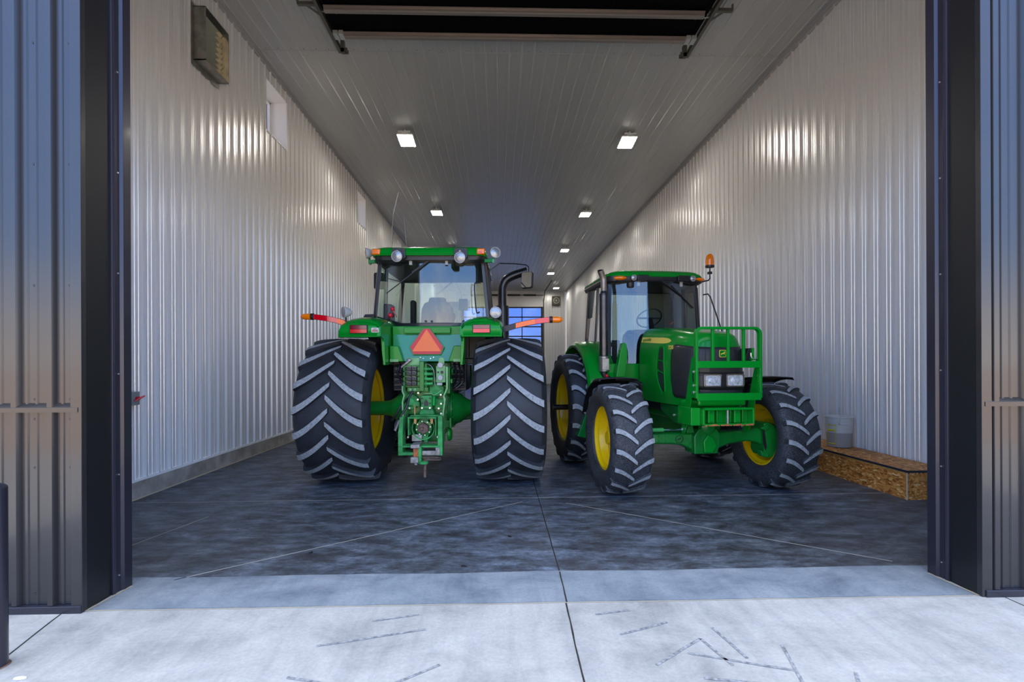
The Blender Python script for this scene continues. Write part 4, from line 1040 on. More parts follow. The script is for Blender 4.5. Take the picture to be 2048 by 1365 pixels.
bb = B(); bb.prism([(hx(a), hz_(b)) for a, b in ((225, 760), (262, 740), (262, 800), (280, 850), (240, 830))], -.36, -.30); bb.lathe([(.285, .09), (.32, .088), (.34, .06), (.345, .001)], 'X', (0, -.30, hz_(925)), 24); bb.done('sway_block', 'green', TA, bevel=.01)
# drawbar and pin
bb = B(); hb(bb, 450, 545, 978, 1018, YH-.16, YH+.05); hb(bb, 450, 532, 1105, 1168, YH-.17, YH-.02); hb(bb, 488, 520, 1168, 1192, YH-.15, YH-.08); hb(bb, 425, 535, 900, 975, -.52, -.38); bb.done('clevis', 'steel', TA, bevel=.008)
bb = B(); hb(bb, 476, 530, 1018, 1105, YH-.145, YH); bb.done('clevis_core', 'rusto', TA, bevel=.006)
bb = B(); hb(bb, 528, 560, 1000, 1180, YH-.15, YH+.02); bb.done('drawbar', 'green_worn', TA, bevel=.006)
bb = B(); bb.tube(smoothpath([(hx(560), YH-.13, hz_(1110)), (hx(600), YH-.14, hz_(1118)), (hx(740), YH-.13, hz_(1118)), (hx(755), YH-.13, hz_(1130)), (hx(740), YH-.13, hz_(1140)), (hx(600), YH-.14, hz_(1135))], 4), .007, 6); bb.done('pin_handle', 'rust', TA)
bb = B(); bb.lathe([(hz_(1178), .05), (hz_(1172), .058), (hz_(1150), .058), (hz_(1146), .05)], 'Z', (hx(585), YH-.15, 0), 24); bb.done('hitch_collar', 'green_worn', TA)
bb = B(); bb.lathe([(hz_(1318), .012), (hz_(1312), .019), (hz_(1140), .020)], 'Z', (hx(597), YH-.15, 0), 16); bb.done('hitch_pin', 'rust', TA)

# ================================================================== RIGHT TRACTOR (seen from the front)
TB = empty('tractor', (2.62, 6.29, 0), R(5.5))
tag(TB, 'green tractor facing the doorway with front guard and amber roof beacon, on the right', 'tractor')
wheel(TB, -1.135, 0, .685, .45, .375, 18, .044, .036, .215, .03, -1, -1, 'rubber_dusty', .35, 'front_tyre', curve=.55)
wheel(TB, .965, 0, .685, .45, .375, 18, .044, .036, .215, .03, 1, -1, 'rubber_dusty', .1, 'front_tyre', curve=.55)
wheel(TB, -1.17, 2.05, .895, .46, .53, 19, .048, .042, .30, -.07, -1, -1, 'rubber', .0, 'rear_tyre', curve=.8)
wheel(TB, 1.17, 2.05, .895, .46, .53, 19, .048, .042, .30, -.07, 1, -1, 'rubber', .0, 'rear_tyre', curve=.8)
bb = B(); bb.cyl((-1.52, 2.05, .895), (1.52, 2.05, .895), .045, 20); bb.done('bar_axle', 'blackm', TB)
for sx_ in (-1, 1):
    bb = B(); bb.lathe([(sx_*a, b) for a, b in ((.1, .30), (.3, .28), (.45, .17), (.98, .13))], 'X', (0, 2.05, .895), 32); bb.done('axle_housing', 'green_axle', TB)
# ---- hood surface
ZB = 1.09
PLAN = [(-.42, 1.02), (-.418, .80), (-.414, .60), (-.408, .42), (-.402, .30), (-.396, .16), (-.390, .05), (-.384, -.04), (-.376, -.12), (-.364, -.20), (-.345, -.28), (-.315, -.35), (-.27, -.40), (-.20, -.43), (-.10, -.443), (0, -.447)]
PLAN = [(a, b) for a, b in PLAN]+[(-a, b) for a, b in PLAN[-2::-1]]
HCX = .025
def ztop(y): return 2.145-.17*max(0, (1.0-y)/1.45)**1.5
def hood_pt(i, v, off=0.):
    i0 = int(math.floor(i)); i0 = min(i0, len(PLAN)-2); f = i-i0
    px = PLAN[i0][0]*(1-f)+PLAN[i0+1][0]*f; py = PLAN[i0][1]*(1-f)+PLAN[i0+1][1]*f
    dx = PLAN[i0+1][0]-PLAN[i0][0]; dy = PLAN[i0+1][1]-PLAN[i0][1]; L = math.hypot(dx, dy)
    px += dy/L*off; py += -dx/L*off*1.0
    s_ = (1-min(1, v)**6)**(1/6) if v < 1 else 0
    bul = 1+.02*math.sin(PI*min(v, 1))
    fr = max(0., min(1., (.35-py)/.8))
    pull = .16*(1-(1-min(1, v)**5)**(1/5))*fr
    low = .10*fr*max(0, (.12-v)/.12)
    y = py+pull+low
    return Vector((HCX*fr+px*s_*bul, y, ZB+v*(ztop(y)-ZB)))
NI = len(PLAN)-1
bb = B()
vs = [0, .03, .08, .2, .35, .5, .62, .74, .82, .88, .92, .955, .975, .99, .997, 1.]
bb.grid([[hood_pt(i, v) for i in range(NI+1)] for v in vs]); 
bmesh.ops.remove_doubles(bb.bm, verts=bb.bm.verts, dist=.0005)
hd = bb.done('hood', 'green', TB)
def vz(z, y=-.2): return (z-ZB)/(ztop(y)-ZB)
# wrap-round grille with rounded rear corners (index range 7.. NI-7)
def wrapgrid(bb, i0, i1, z0, z1, off, corner=1.2, K=40, J=14, cz=.10):
    rows = []
    for j in range(J+1):
        row = []
        for k in range(K+1):
            i = i0+(i1-i0)*k/K
            d = min(i-i0, i1-i)/corner; d = min(1, d); c = cz*(1-math.sqrt(max(0, 1-(1-d)**2)))
            a, b = z0+c*2.2, z1-c
            z = a+(b-a)*j/J
            row.append(hood_pt(i, vz(z), off))
        rows.append(row)
    bb.grid(rows)
bb = B(); wrapgrid(bb, 6.1, NI-6.1, 1.185, 1.845, .006); bb.done('grille', 'mesh', hd, solid=-.003, recalc=False)
# vertical ribs on the grille front
bb = B()
for i in (13.4, 14.5, NI-14.5, NI-13.4): bb.tube([hood_pt(i, vz(1.56), .007), hood_pt(i, vz(1.82), .007)], .003, 5)
bb.done('grille_ribs', 'mesh', hd)
# headlamp panel
bb = B(); wrapgrid(bb, 11.0, NI-10.2, 1.31, 1.53, .012, .3, 20, 4, .01); bb.done('lamp_panel', 'black', hd, solid=-.01, recalc=False)
for x0 in (-.215, .070):
    bb = B(); bb.prism(rrect(x0, x0+.235, 1.335, 1.490, .022, 4), -.468, -.45); bz = bb.done('headlamp', 'exh', hd, bevel=.005)
    bb = B(); bb.prism(rrect(x0+.016, x0+.205, 1.350, 1.474, .018, 4), -.478, -.466); bb.ball((x0+.11, -.474, 1.412), .052, 1.2, .25, 1); bb.done('lens', 'headlens', bz, bevel=.003)
# lower green bumper lip
bb = B()
bb.grid([[hood_pt(i, v, .012) for i in [9+k*(NI-18)/24 for k in range(25)]] for v in (-.03, .0, .04, .09)]); bb.done('lower_lip', 'green', hd, solid=-.02, recalc=False)
# side vents (three dark lights in a green surround), on both sides
def side_quad(bb, pts, off):
    """pts in (y,z) on the hood side; projected to the surface"""
    out = []
    for (y, z) in pts:
        # find plan index for y on left flank
        for i in range(15):
            if PLAN[i][1] >= y >= PLAN[i+1][1]: break
        f = (PLAN[i][1]-y)/(PLAN[i][1]-PLAN[i+1][1]); out.append(hood_pt(i+f, (z-ZB)/(ztop(y)-ZB), off))
    return out
def flank(bb, pts, off, mirror=False):
    out = side_quad(bb, pts, off)
    if mirror: out = [Vector((-p.x, p.y, p.z)) for p in out]
    bb._f([bb.bm.verts.new(p) for p in out])
VENTS = [[(.36, 1.80), (.33, 1.825), (.27, 1.825), (.25, 1.80), (.235, 1.66), (.38, 1.68)],
         [(.385, 1.655), (.235, 1.635), (.225, 1.50), (.39, 1.54)],
         [(.39, 1.515), (.225, 1.475), (.215, 1.26), (.26, 1.235), (.36, 1.37)]]
for mr_ in (False, True):
    for vq in VENTS:
        bb = B(); flank(bb, vq, .006, mr_); bb.done('side_vent', 'mesh', hd, smooth=False, recalc=False)
    # rim round the vents
    bb = B(); ol = [(.37, 1.83), (.33, 1.85), (.26, 1.85), (.235, 1.83), (.215, 1.66), (.20, 1.45), (.19, 1.25), (.215, 1.215), (.25, 1.215), (.33, 1.30), (.40, 1.42), (.42, 1.60), (.40, 1.76), (.37, 1.83)]
    q_ = side_quad(bb, ol, .008)
    if mr_: q_ = [Vector((-p.x, p.y, p.z)) for p in q_]
    bb.tube(q_, .009, 6)
    for a_, b_ in (((.39, 1.668), (.23, 1.648)), ((.40, 1.528), (.22, 1.488))):
        q2 = side_quad(bb, [a_, b_], .008)
        if mr_: q2 = [Vector((-p.x, p.y, p.z)) for p in q2]
        bb.tube(q2, .007, 6)
    bb.done('vent_surround', 'green', hd)
    # yellow stripe
    bb = B(); K = 16; up = []; dn = []
    for k in range(K+1):
        t = k/K; y = .985-t*.90; c_ = 1.970-.055*t; hh = .038*math.sqrt(max(0, 1-max(0, (t-.72)/.28)**2)); up.append((y, c_+hh)); dn.append((y, c_-hh-.004*t))
    U = side_quad(bb, up, .004); D_ = side_quad(bb, dn, .004)
    if mr_: U = [Vector((-p.x, p.y, p.z)) for p in U]; D_ = [Vector((-p.x, p.y, p.z)) for p in D_]
    bb.grid([U, D_]); bb.done('hood_stripe', 'stripe', hd, smooth=False, recalc=False)
def text(body, size, loc, rot, m, parent, name='lettering', ext=.001, bold=0., sx_=1.):
    c = bpy.data.curves.new(name, 'FONT'); c.body = body; c.size = size; c.extrude = ext; c.align_x = 'CENTER'; c.align_y = 'CENTER'; c.offset = bold
    o = bpy.data.objects.new(name, c); COL.objects.link(o); o.location = loc; o.rotation_euler = rot; o.scale = (sx_, 1, 1)
    c.materials.append(M[m]); bpy.context.view_layer.update()
    me = bpy.data.meshes.new_from_object(o.evaluated_get(bpy.context.evaluated_depsgraph_get()))
    q = bpy.data.objects.new(name, me); COL.objects.link(q); q.location = loc; q.rotation_euler = rot; q.scale = o.scale; q.parent = parent
    bpy.data.objects.remove(o); return q
p_ = side_quad(None, [(.06, 1.825)], .010)[0]
text('7230', .072, p_, (R(90), 0, R(-90)), 'stripe', hd, 'model_number', bold=.0012)
p_ = side_quad(None, [(.78, 1.955)], .012)[0]
text('JOHN DEERE', .050, p_, (R(90), 0, R(-90)), 'green_axle', hd, 'stripe_lettering')
text('7230', .072, Vector((.405, .06, 1.825)), (R(90), 0, R(90)), 'stripe', hd, 'model_number', bold=.0012)
# badge with leaping deer
def deer(s):
    P = [(-.50, -.05), (-.30, .02), (-.12, .10), (.10, .12), (.22, .22), (.18, .36), (.28, .30), (.30, .42), (.36, .28), (.50, .18), (.36, .14), (.28, -.02), (.44, -.16), (.30, -.12), (.12, -.08), (-.08, -.08), (-.26, -.16), (-.46, -.34), (-.34, -.12)]
    return [(x*s, z*s) for x, z in P]
def badge(parent, c, r, m1='stripe', m2='green'):
    def oct_(rr): return [(c[0]+x, c[2]+z) for x, z in rrect(-rr, rr, -rr, rr, rr*.45, 4)]
    bb = B(); bb.prism(oct_(r), c[1]-.006, c[1]); o = bb.done('badge', m1, parent, smooth=False)
    bb = B(); bb.prism(oct_(r*.84), c[1]-.009, c[1]-.006); bb.done('badge_field', m2, o, smooth=False)
    bb = B(); bb.prism([(c[0]+x, c[2]+z) for x, z in deer(r*1.35)], c[1]-.012, c[1]-.009); bb.done('badge_deer', m1, o, smooth=False)
    return o
badge(hd, (.030, -.452, 1.735), .045)
# hood rear seam, engine side panel with cooling fins
bb = B(); bb.grid([[hood_pt(i, v, .006) for v in [0, .1, .3, .5, .7, .85, .93, .97, .99]] for i in (0., .04)])
bb.done('hood_seam', 'black', hd, recalc=False)
bb = B(); bb.box(-.30, .30, -.25, 1.25, .88, 1.12); bb.box(-.27, .27, .0, 2.2, .66, .95); bb.box(-.34, .34, .60, 1.3, 1.0, 1.5)
ch = bb.done('engine_frame', 'green_axle', TB, bevel=.02)
bb = B()
for k in range(5): bb.box(-.36, -.30, .50, .66, 1.10+k*.035, 1.118+k*.035)
bb.box(-.35, .35, .45, 1.15, .98, 1.22); bb.done('engine_block', 'black', TB, bevel=.006)
bb = B(); bb.prism([(1.10, 1.10), (.55, 1.02), (.1, .86), (-.28, .84), (-.35, .98), (-.33, 1.06), (.1, 1.08), (.6, 1.12)], -.345, -.30, 'X'); bb.prism([(1.10, 1.10), (.55, 1.02), (.1, .86), (-.28, .84), (-.35, .98), (-.33, 1.06), (.1, 1.08), (.6, 1.12)], .30, .345, 'X'); bb.done('side_rail', 'green_axle', TB, bevel=.01)
bb = B(); bolts(bb, [(-.345, y, z) for y, z in ((-.1, .96), (-.22, .97), (-.22, .90), (.05, .95))], (-1, 0, 0), .016, .016); bb.done('rail_bolts', 'bolt', TB)
# ---- front guard
gx0, gx1, gy = -.385, .410, -.60
fg = empty('front_guard', (0, 0, 0)); fg.parent = TB
path = [(gx0, gy, 1.21), (gx0, gy, 1.96)]
for k in range(1, 7): a = R(180-k*15); path.append((gx0+.07+.07*math.cos(a), gy, 1.96+.07*math.sin(a)))
for k in range(0, 7): a = R(90-k*15); path.append((gx1-.07+.07*math.cos(a), gy, 1.96+.07*math.sin(a)))
path += [(gx1, gy, 1.21)]
rg = []
for i, p in enumerate(path):
    p = Vector(p); a = Vector(path[max(0, i-1)]); b = Vector(path[min(len(path)-1, i+1)]); d = (b-a).normalized(); nn = Vector((0, 1, 0)).cross(d).normalized()
    rg.append([p+nn*.015+Vector((0, -.03, 0)), p+nn*.015+Vector((0, .03, 0)), p-nn*.015+Vector((0, .03, 0)), p-nn*.015+Vector((0, -.03, 0))])
bb = B(); bb.rings(rg); bb.done('hoop', 'green', fg, bevel=.004)
for x in (-.18, .012, .205):
    bb = B(); bb.box(x-.014, x+.014, gy-.018, gy+.018, 1.63, 2.02); bb.done('upright', 'green', fg, bevel=.004)
bb = B(); bb.box(gx0, gx1, gy-.032, gy-.020, 1.565, 1.645); bb.done('cross_rail', 'green', fg, bevel=.004)
bb = B(); bb.box(gx0, gx1, gy-.032, gy-.020, 1.185, 1.270); bb.done('cross_rail', 'green', fg, bevel=.004)
def plate(x, w):
    out = [(-.60, 1.70), (-.52, 1.69), (-.43, 1.40), (-.34, 1.08), (-.29, .90), (-.24, .80), (-.29, .74), (-.36, .80), (-.44, 1.0), (-.50, 1.20), (-.60, 1.24)]
    # oval opening
    hole = [(-.545+.028*math.cos(a), 1.46+.085*math.sin(a)) for a in (2*PI*k/16 for k in range(16))]
    bm = bmesh.new(); eds = []
    for loop in (out, hole):
        vv = [bm.verts.new((x, y, z)) for y, z in loop]
        eds += [bm.edges.new((vv[i], vv[(i+1) % len(vv)])) for i in range(len(vv))]
    bmesh.ops.triangle_fill(bm, use_beauty=True, edges=eds)
    bb = B(); bb.bm.free(); bb.bm = bm
    return bb.done('mounting_plate', 'green', fg, smooth=False, solid=w)
plate(gx0-.012, .010); plate(gx1+.02, .010)
bb = B()
for x, d in ((gx0-.018, -1), (gx1+.022, 1)):
    bolts(bb, [(x, y, z) for y, z in ((-.585, 1.52), (-.585, 1.36), (-.585, 1.28), (-.30, .90), (-.31, .82))], (d, 0, 0), .016, .014)
bb.done('guard_bolts', 'bolt', fg)
# extra black marker and small hook on right side
bb = B(); bb.prism([(.40, 1.66), (.40, 1.80), (.34, 1.80), (.30, 1.70), (.30, 1.62)], -.50, -.30); bb.box(.33, .47, -.2, -.15, 1.57, 1.79); bb.done('side_bracket', 'black', TB, bevel=.004)
bb = B(); bb.box(.36, .385, gy+.06, gy+.10, 1.66, 1.80); bb.box(.33, .40, gy+.04, gy+.08, 1.655, 1.68); bb.done('light_bracket', 'green', fg, bevel=.004)
bb = B(); bb.tube(smoothpath([(.30, gy, 1.74), (.305, gy, 1.69), (.34, gy, 1.67), (.38, gy, 1.68)], 5), .007, 6); bb.done('hook', 'bolt', fg)
# ---- weight bracket
wx0, wx1, wy = -.335, .305, -.665
bb = B(); bb.box(wx0, wx1, wy, wy+.13, 1.075, 1.100); bb.box(wx0, wx1, wy, wy+.13, .895, .918); bb.box(wx0, wx0+.028, wy, wy+.13, .895, 1.1); bb.box(wx1-.024, wx1, wy, wy+.13, .895, 1.1)
bb.box(wx0-.115, wx0, wy+.06, wy+.40, .895, 1.10); bb.box(wx0, wx1, wy+.12, -.26, .90, 1.09); bb.done('weight_bracket', 'green', TB, bevel=.006)
wbk = COL.objects[-1]
bb = B()
for x in (-.21, .115): bb.box(x-.035, x+.045, wy+.05, wy+.13, .92, 1.075)
for x in (-.29, -.12, .05, .20): bb.box(x-.008, x+.008, wy+.07, wy+.12, .92, 1.075)
bb.done('inner_ribs', 'green', wbk, bevel=.008)
bb = B(); bb.cyl((-.015, wy+.03, .91), (-.015, wy+.03, 1.09), .013, 12); bb.done('pin', 'steel', wbk)
bb = B(); bolts(bb, [(x, wy+.05, z) for x in (-.205, .12) for z in (.94, 1.045)], r=.014, h=.012); bb.done('bolts', 'green_axle', wbk)
bb = B()
for k in range(12): bb.box(wx0+.02+k*.05, wx0+.055+k*.05+.01*(k % 3), wy-.002, wy, .893, .893+.010+.006*((k*7) % 3))
bb.done('rust_edge', 'rusto', wbk, smooth=False)
bb = B(); bb.box(-.28, .34, -.45, -.38, 1.10, 1.19); bb.done('bumper_bar', 'green', TB, bevel=.03, seg=4)
# ---- front axle
bb = B(); ya = -.12
def ring_ax(x, z0, z1, d): return [Vector((x, ya-d, z0+.02)), Vector((x, ya-d+.02, z0)), Vector((x, ya+d, z0)), Vector((x, ya+d, z1)), Vector((x, ya-d+.02, z1)), Vector((x, ya-d, z1-.02))]
bb.rings([ring_ax(x, a, b, d) for x, a, b, d in ((-.86, .62, .76, .07), (-.50, .615, .755, .075), (-.36, .60, .752, .08), (-.24, .54, .75, .09), (-.10, .53, .75, .10), (.08, .54, .755, .10), (.26, .60, .76, .085), (.50, .63, .765, .08), (.62, .615, .79, .08), (.70, .58, .80, .08))])
fa = bb.done('front_axle', 'green_axle', TB, bevel=.006)
bb = B(); bb.prism([(-.24, .50), (.06, .50), (.09, .60), (.10, .73), (.06, .80), (-.02, .83), (-.11, .83), (-.19, .80), (-.24, .72)], ya-.16, ya+.10); bb.lathe([(ya-.19, .05), (ya-.17, .09), (ya-.10, .105)], 'Y', (-.06, 0, .83), 24); bb.done('pivot_housing', 'green_axle', fa, bevel=.012)
bb = B(); bb.prism([(-.13, .52), (-.02, .52), (.03, .60), (-.01, .70), (-.08, .745), (-.14, .66)], ya-.20, ya-.15); bb.done('pivot_rib', 'green', fa, bevel=.012)
bb = B(); bb.lathe([(ya-.096, .050), (ya-.100, .050), (ya-.100, .044), (ya-.096, .044)], 'Y', (-.40, 0, .68), 24, cap=False); bb.prism([(-.40+x, .68+z) for x, z in deer(.055)], ya-.098, ya-.092); bb.xf(Matrix.Translation((0, .012, 0))); bb.done('cast_emblem', 'black', fa, smooth=False)
bb = B(); bolts(bb, [(x, ya-.076, z) for x in (-.66, -.57) for z in (.655, .72)], r=.010, h=.008); bb.lathe([(ya-.10, .030), (ya-.09, .032)], 'Y', (-.26, 0, .60), 16); bb.done('axle_bolts', 'green_axle', fa)
for s_, xk in ((1, .72), (-1, -.89)):
    # steering knuckle housing reaching into the rim
    bb = B()
    prof = [(0, .86), (.06, .87), (.13, .84), (.185, .76), (.20, .62), (.17, .47), (.10, .42), (.03, .44), (.0, .50)]
    bb.prism([(xk+s_*a-s_*.02, b) for a, b in prof], ya-.13, ya+.16)
    bb.prism([(xk-s_*.08, .80), (xk+s_*.03, .85), (xk+s_*.05, .80), (xk+s_*.0, .76)], ya-.15, ya-.05); bb.prism([(xk-s_*.08, .53), (xk+s_*.04, .47), (xk+s_*.02, .42), (xk-s_*.06, .45)], ya-.15, ya-.05)
    bb.lathe([(min(xk+s_*.15, xk+s_*.26), .16), (max(xk+s_*.15, xk+s_*.26), .15)], 'X', (0, 0, .685), 32)
    bb.done('steering_knuckle', 'green_axle', fa, bevel=.016)
    bb = B(); bb.prism([(xk-s_*.045, .80), (xk-s_*.02, .80), (xk+s_*.015, .56), (xk-s_*.005, .52), (xk-s_*.03, .60)], ya-.135, ya-.128); bb.done('knuckle_gap', 'black', fa, smooth=False)
bb = B(); bb.cyl((-.86, -.22, .80), (-.62, -.22, .80), .026, 14); bb.cyl((-.62, -.22, .80), (-.42, -.22, .80), .011, 10, 0); bb.done('steering_cylinder', 'green_worn', TB)
bb = B(); bb.cyl((-.60, -.225, .80), (-.36, -.225, .80), .012, 10); bb.done('cylinder_rod', 'chrome', TB)
bb = B(); bb.prism([(-.33, .76), (-.23, .76), (-.25, .85), (-.31, .85)], -.26, -.16); bb.done('cylinder_lug', 'green_axle', TB, bevel=.006)
# ---- front mudguards
def mud(cx, w, a0, a1):
    bb = B(); rg = []
    for k in range(15):
        a = R(a0+(a1-a0)*k/14); rr_ = .745
        rg.append([Vector((cx+x, -rr_*math.sin(a), .685+rr_*math.cos(a)+dz)) for x, dz in ((-w/2, -.03), (-w/2+.02, 0), (0, .012), (w/2-.02, 0), (w/2, -.03))])
    bb.grid(rg); return bb.done('front_mudguard', 'black', TB, solid=.008, recalc=False)
mud(-1.135, .50, -70, 8); mud(.94, .56, -50, 8)
for s_ in (-1, 1):
    x0 = -1.135 if s_ < 0 else .94
    bb = B(); bb.tube(smoothpath([(x0-s_*.35, .05, .75), (x0-s_*.36, .08, 1.2), (x0-s_*.30, .05, 1.38), (x0, .05, 1.42)], 5), .018, 8); bb.done('mudguard_stay', 'blackm', TB)
# ---- cab
z0c, z1c = 1.60, 2.93
yb0, yt0, yrr = 1.42, 1.50, 2.62
def hw(z): return .80-.055*(z-z0c)/(z1c-z0c)
def yfz(z): return yb0+(yt0-yb0)*(z-z0c)/(z1c-z0c)
bb = B()
for s_ in (-1, 1):
    rg = []
    for k in range(7):
        z = z0c-.12+(z1c-z0c+.14)*k/6; x = hw(z); y = yfz(z)
        rg.append([Vector((s_*(x-.062), y-.005, z)), Vector((s_*(x-.0), y+.02, z)), Vector((s_*(x+.012), y+.11, z)), Vector((s_*(x-.03), y+.11, z))])
    bb.rings(rg)
    bb.bar((s_*(hw(1.9)+.0), yrr-.02, 1.75), (s_*hw(z1c), yrr-.14, z1c), .07, .09); bb.bar((s_*hw(2)+.0, 2.06, 1.7), (s_*hw(z1c), 2.02, z1c), .05, .05)
    bb.bar((s_*hw(z1c), yt0, z1c-.02), (s_*hw(z1c), yrr-.14, z1c-.02), .06, .06)
    bb.bar((s_*hw(1.6), yb0+.05, 1.55), (s_*hw(1.6), 2.05, 1.55), .05, .07)
bb.box(-.72, .72, yrr-.18, yrr-.1, z1c-.06, z1c+.02); bb.box(-.76, .76, yrr-.1, yrr, 1.75, 1.9)
cf_ = bb.done('cab_frame', 'blackm', TB, bevel=.012)
bb = B(); bb.box(-.76, .76, yb0+.02, yrr-.03, 1.25, 1.50); bb.box(-.40, .40, yb0-.10, yb0+.2, 1.5, 2.08); bb.box(-.74, -.46, 1.75, 2.5, 1.5, 2.0); bb.box(.46, .74, 1.75, 2.5, 1.5, 2.0); bb.done('cab_floor', 'black', TB, bevel=.02)
B().box(-.72, .72, yt0+.04, yrr-.18, z1c-.01, z1c+.01).done('headliner', 'interior', TB, smooth=False)
bb = B(); lo_, hi_ = [], []
for k in range(29):
    t = -1+2*k/28; x0 = .755*t; x1 = .70*t
    lo_.append(Vector((x0, yb0-.20+sag(x0, 1.35), z0c-.05))); hi_.append(Vector((x1, yt0-.19+sag(x1, 1.35), z1c-.03)))
bb.grid([[a_.lerp(b_, j/8) for a_, b_ in zip(lo_, hi_)] for j in range(9)]); bb.done('windshield', 'cabglass', TB, recalc=False)
pane(TB, [(-.72, yrr-.05, 1.9), (.72, yrr-.05, 1.9), (.69, yrr-.15, z1c-.03), (-.69, yrr-.15, z1c-.03)], nm='rear_window')
bb = B(); bb.box(-.74, -.55, yrr-.16, yrr-.12, 1.9, z1c); bb.box(.30, .74, yrr-.16, yrr-.12, 1.9, z1c); bb.box(-.775, -.745, 2.28, 2.50, 1.9, z1c-.05); bb.done('rear_pillar_trim', 'interior', TB, smooth=False)  # last box is a panel added to darken the left rear side window
for s_ in (-1, 1):
    pane(TB, [(s_*.805, yb0+.14, 1.50), (s_*.805, 2.04, 1.50), (s_*.75, 2.0, z1c-.05), (s_*.75, yt0+.10, z1c-.05)], nm='door_window')
    pane(TB, [(s_*.80, 2.1, 1.95), (s_*.80, yrr-.05, 1.95), (s_*.75, yrr-.15, z1c-.05), (s_*.75, 2.06, z1c-.05)], nm='side_window')
    bb = B(); bb.tube([(s_*.815, yb0+.12, 1.2), (s_*.815, yb0+.10, 1.5), (s_*.775, yt0+.08, 2.85)], .014, 8); bb.done('door_rail', 'lamp_body' if s_ < 0 else 'black', TB)
# roof
bb = B(); rg = []
for t, s_, zz in ((0, .985, 2.995), (.3, 1.0, 3.015), (.6, .985, 3.04), (.9, .93, 3.07), (1., .84, 3.088)):
    pts = []
    for x, y in rrect(-.815*s_, .815*s_, 1.36+.55*(1-s_), 2.78-.5*(1-s_), .17, 6):
        pts.append(Vector((x, y-.05*(1-(x/.815)**2)*(1 if y < 2 else 0), zz-.035*abs(x/.815)**3)))
    rg.append(pts)
rg.append([Vector((p.x*.5, 2.05+(p.y-2.05)*.5, 3.115)) for p in rg[-1]]); rg.append([Vector((p.x*.06, 2.05+(p.y-2.05)*.06, 3.12)) for p in rg[-2]])
bb.rings(rg); rfb = bb.done('cab_roof', 'green', TB)
bb = B(); rg = []
for s_, zz in ((.95, 2.885), (1.0, 2.90), (1.02, 2.94), (1.0, 3.00)):
    pts = []
    for x, y in rrect(-.80*s_, .80*s_, 1.37+.3*(1-s_), 2.76, .15, 6):
        pts.append(Vector((x, y-.05*(1-(x/.8)**2)*(1 if y < 2 else 0), zz+(.0))))
    rg.append(pts)
bb.rings(rg); vis = bb.done('roof_fascia', 'black', TB)
for (x, m_) in ((-.615, 'orange'), (.715, 'orange')):
    s_ = -1 if x < 0 else 1
    bb = B(); bb.ball((x, 1.37, 2.948), .120 if x < 0 else .10, 1, .45, .30, n=20); bb.xf(Matrix.Translation((x, 1.37, 0)) @ Matrix.Rotation(s_*R(20), 4, 'Z') @ Matrix.Translation((-x, -1.37, 0))); bb.done('amber_lamp', 'orange', vis)
for x in (-.395, .565):
    round_lamp(TB, (x, 1.300, 2.948), (0, -1, -.05), .042, 'roof_lamp', 'lamp_body', .06)
for x0, x1 in ((-.345, -.16), (.31, .50)):
    bb = B(); bb.prism(rrect(x0, x1, 2.90, 2.99, .02), 1.27, 1.42); bb.done('visor_pod', 'black', vis, bevel=.01)
for x in (-.30, .40):
    bb = B(); bb.box(x-.022, x+.022, 1.36, 1.39, 2.83, 2.895); bb.cyl((x-.03, 1.36, 2.90), (x+.03, 1.36, 2.90), .010, 8); bb.done('latch_tab', 'lamp_body', vis, bevel=.003)
bb = B(); bb.lathe([(2.80, .05), (2.82, .062), (2.88, .062)], 'Z', (-.42, 1.40, 0), 20); bb.done('mirror_pod', 'black', vis)
# wiper
bb = B(); bb.bar((.03, 1.28, 2.90), (.40, 1.33, 2.68), .016, .016); bb.bar((.20, 1.29, 2.83), (.62, 1.41, 2.50), .022, .012); bb.done('wiper', 'black', TB)
# beacon
bb = B(); bb.tube([(.80, 1.5, 2.93), (.93, 1.5, 2.96), (.955, 1.5, 2.99), (.955, 1.5, 3.16)], .011, 8); bb.box(.93, .98, 1.47, 1.53, 3.06, 3.10); bc = bb.done('beacon_bracket', 'blackm', TB)
bb = B(); bb.lathe([(3.165, .045), (3.17, .070), (3.20, .072), (3.205, .06)], 'Z', (.955, 1.5, 0), 28); bb.done('beacon_base', 'black', bc)
bb = B(); bb.lathe([(3.200, .064), (3.26, .067), (3.32, .062), (3.36, .048), (3.385, .025), (3.39, .001)], 'Z', (.955, 1.5, 0), 28); bb.done('beacon_dome', 'orange', bc)
# mirror arm on the right side
bb = B(); bb.tube([(.74, 1.32, 2.70), (.81, 1.30, 2.71), (.84, 1.28, 2.66), (.955, 1.15, 2.12), (.955, 1.15, 1.7), (.82, 1.2, 1.6)], .011, 8); bb.done('mirror_arm', 'black', TB)
# steering wheel, seat, lever
bb = B(); bb.lathe([(-.012, .20), (0, .214), (.012, .20), (0, .188), (-.012, .20)], 'Z', n=32, cap=False); bb.xf(Matrix.Translation((.02, 1.72, 2.36)) @ Matrix.Rotation(R(-42), 4, 'X')); bb.cyl((.02, 1.50, 2.0), (.02, 1.70, 2.34), .045); bb.bar((-.18, 1.72, 2.36), (.20, 1.72, 2.36), .035, .025)
bb.done('steering_wheel', 'black', TB)
bb = B(); bb.rings([[Vector((x, y+2.25, z)) for x, y in rrect(-.24*s_, .24*s_, -.06, .06, .05, 4)] for z, s_ in ((1.85, 1), (1.98, 1.05), (2.12, .95), (2.20, .6))]); bb.box(-.25, .25, 1.85, 2.25, 1.78, 1.9); bb.box(-.15, .15, 1.9, 2.2, 1.5, 1.8); bb.done('seat', 'seat', TB, bevel=.02)
bb = B(); bb.bar((.32, 1.6, 2.25), (.38, 1.62, 2.29), .012, .012); bb.done('indicator_stalk', 'orange', TB)
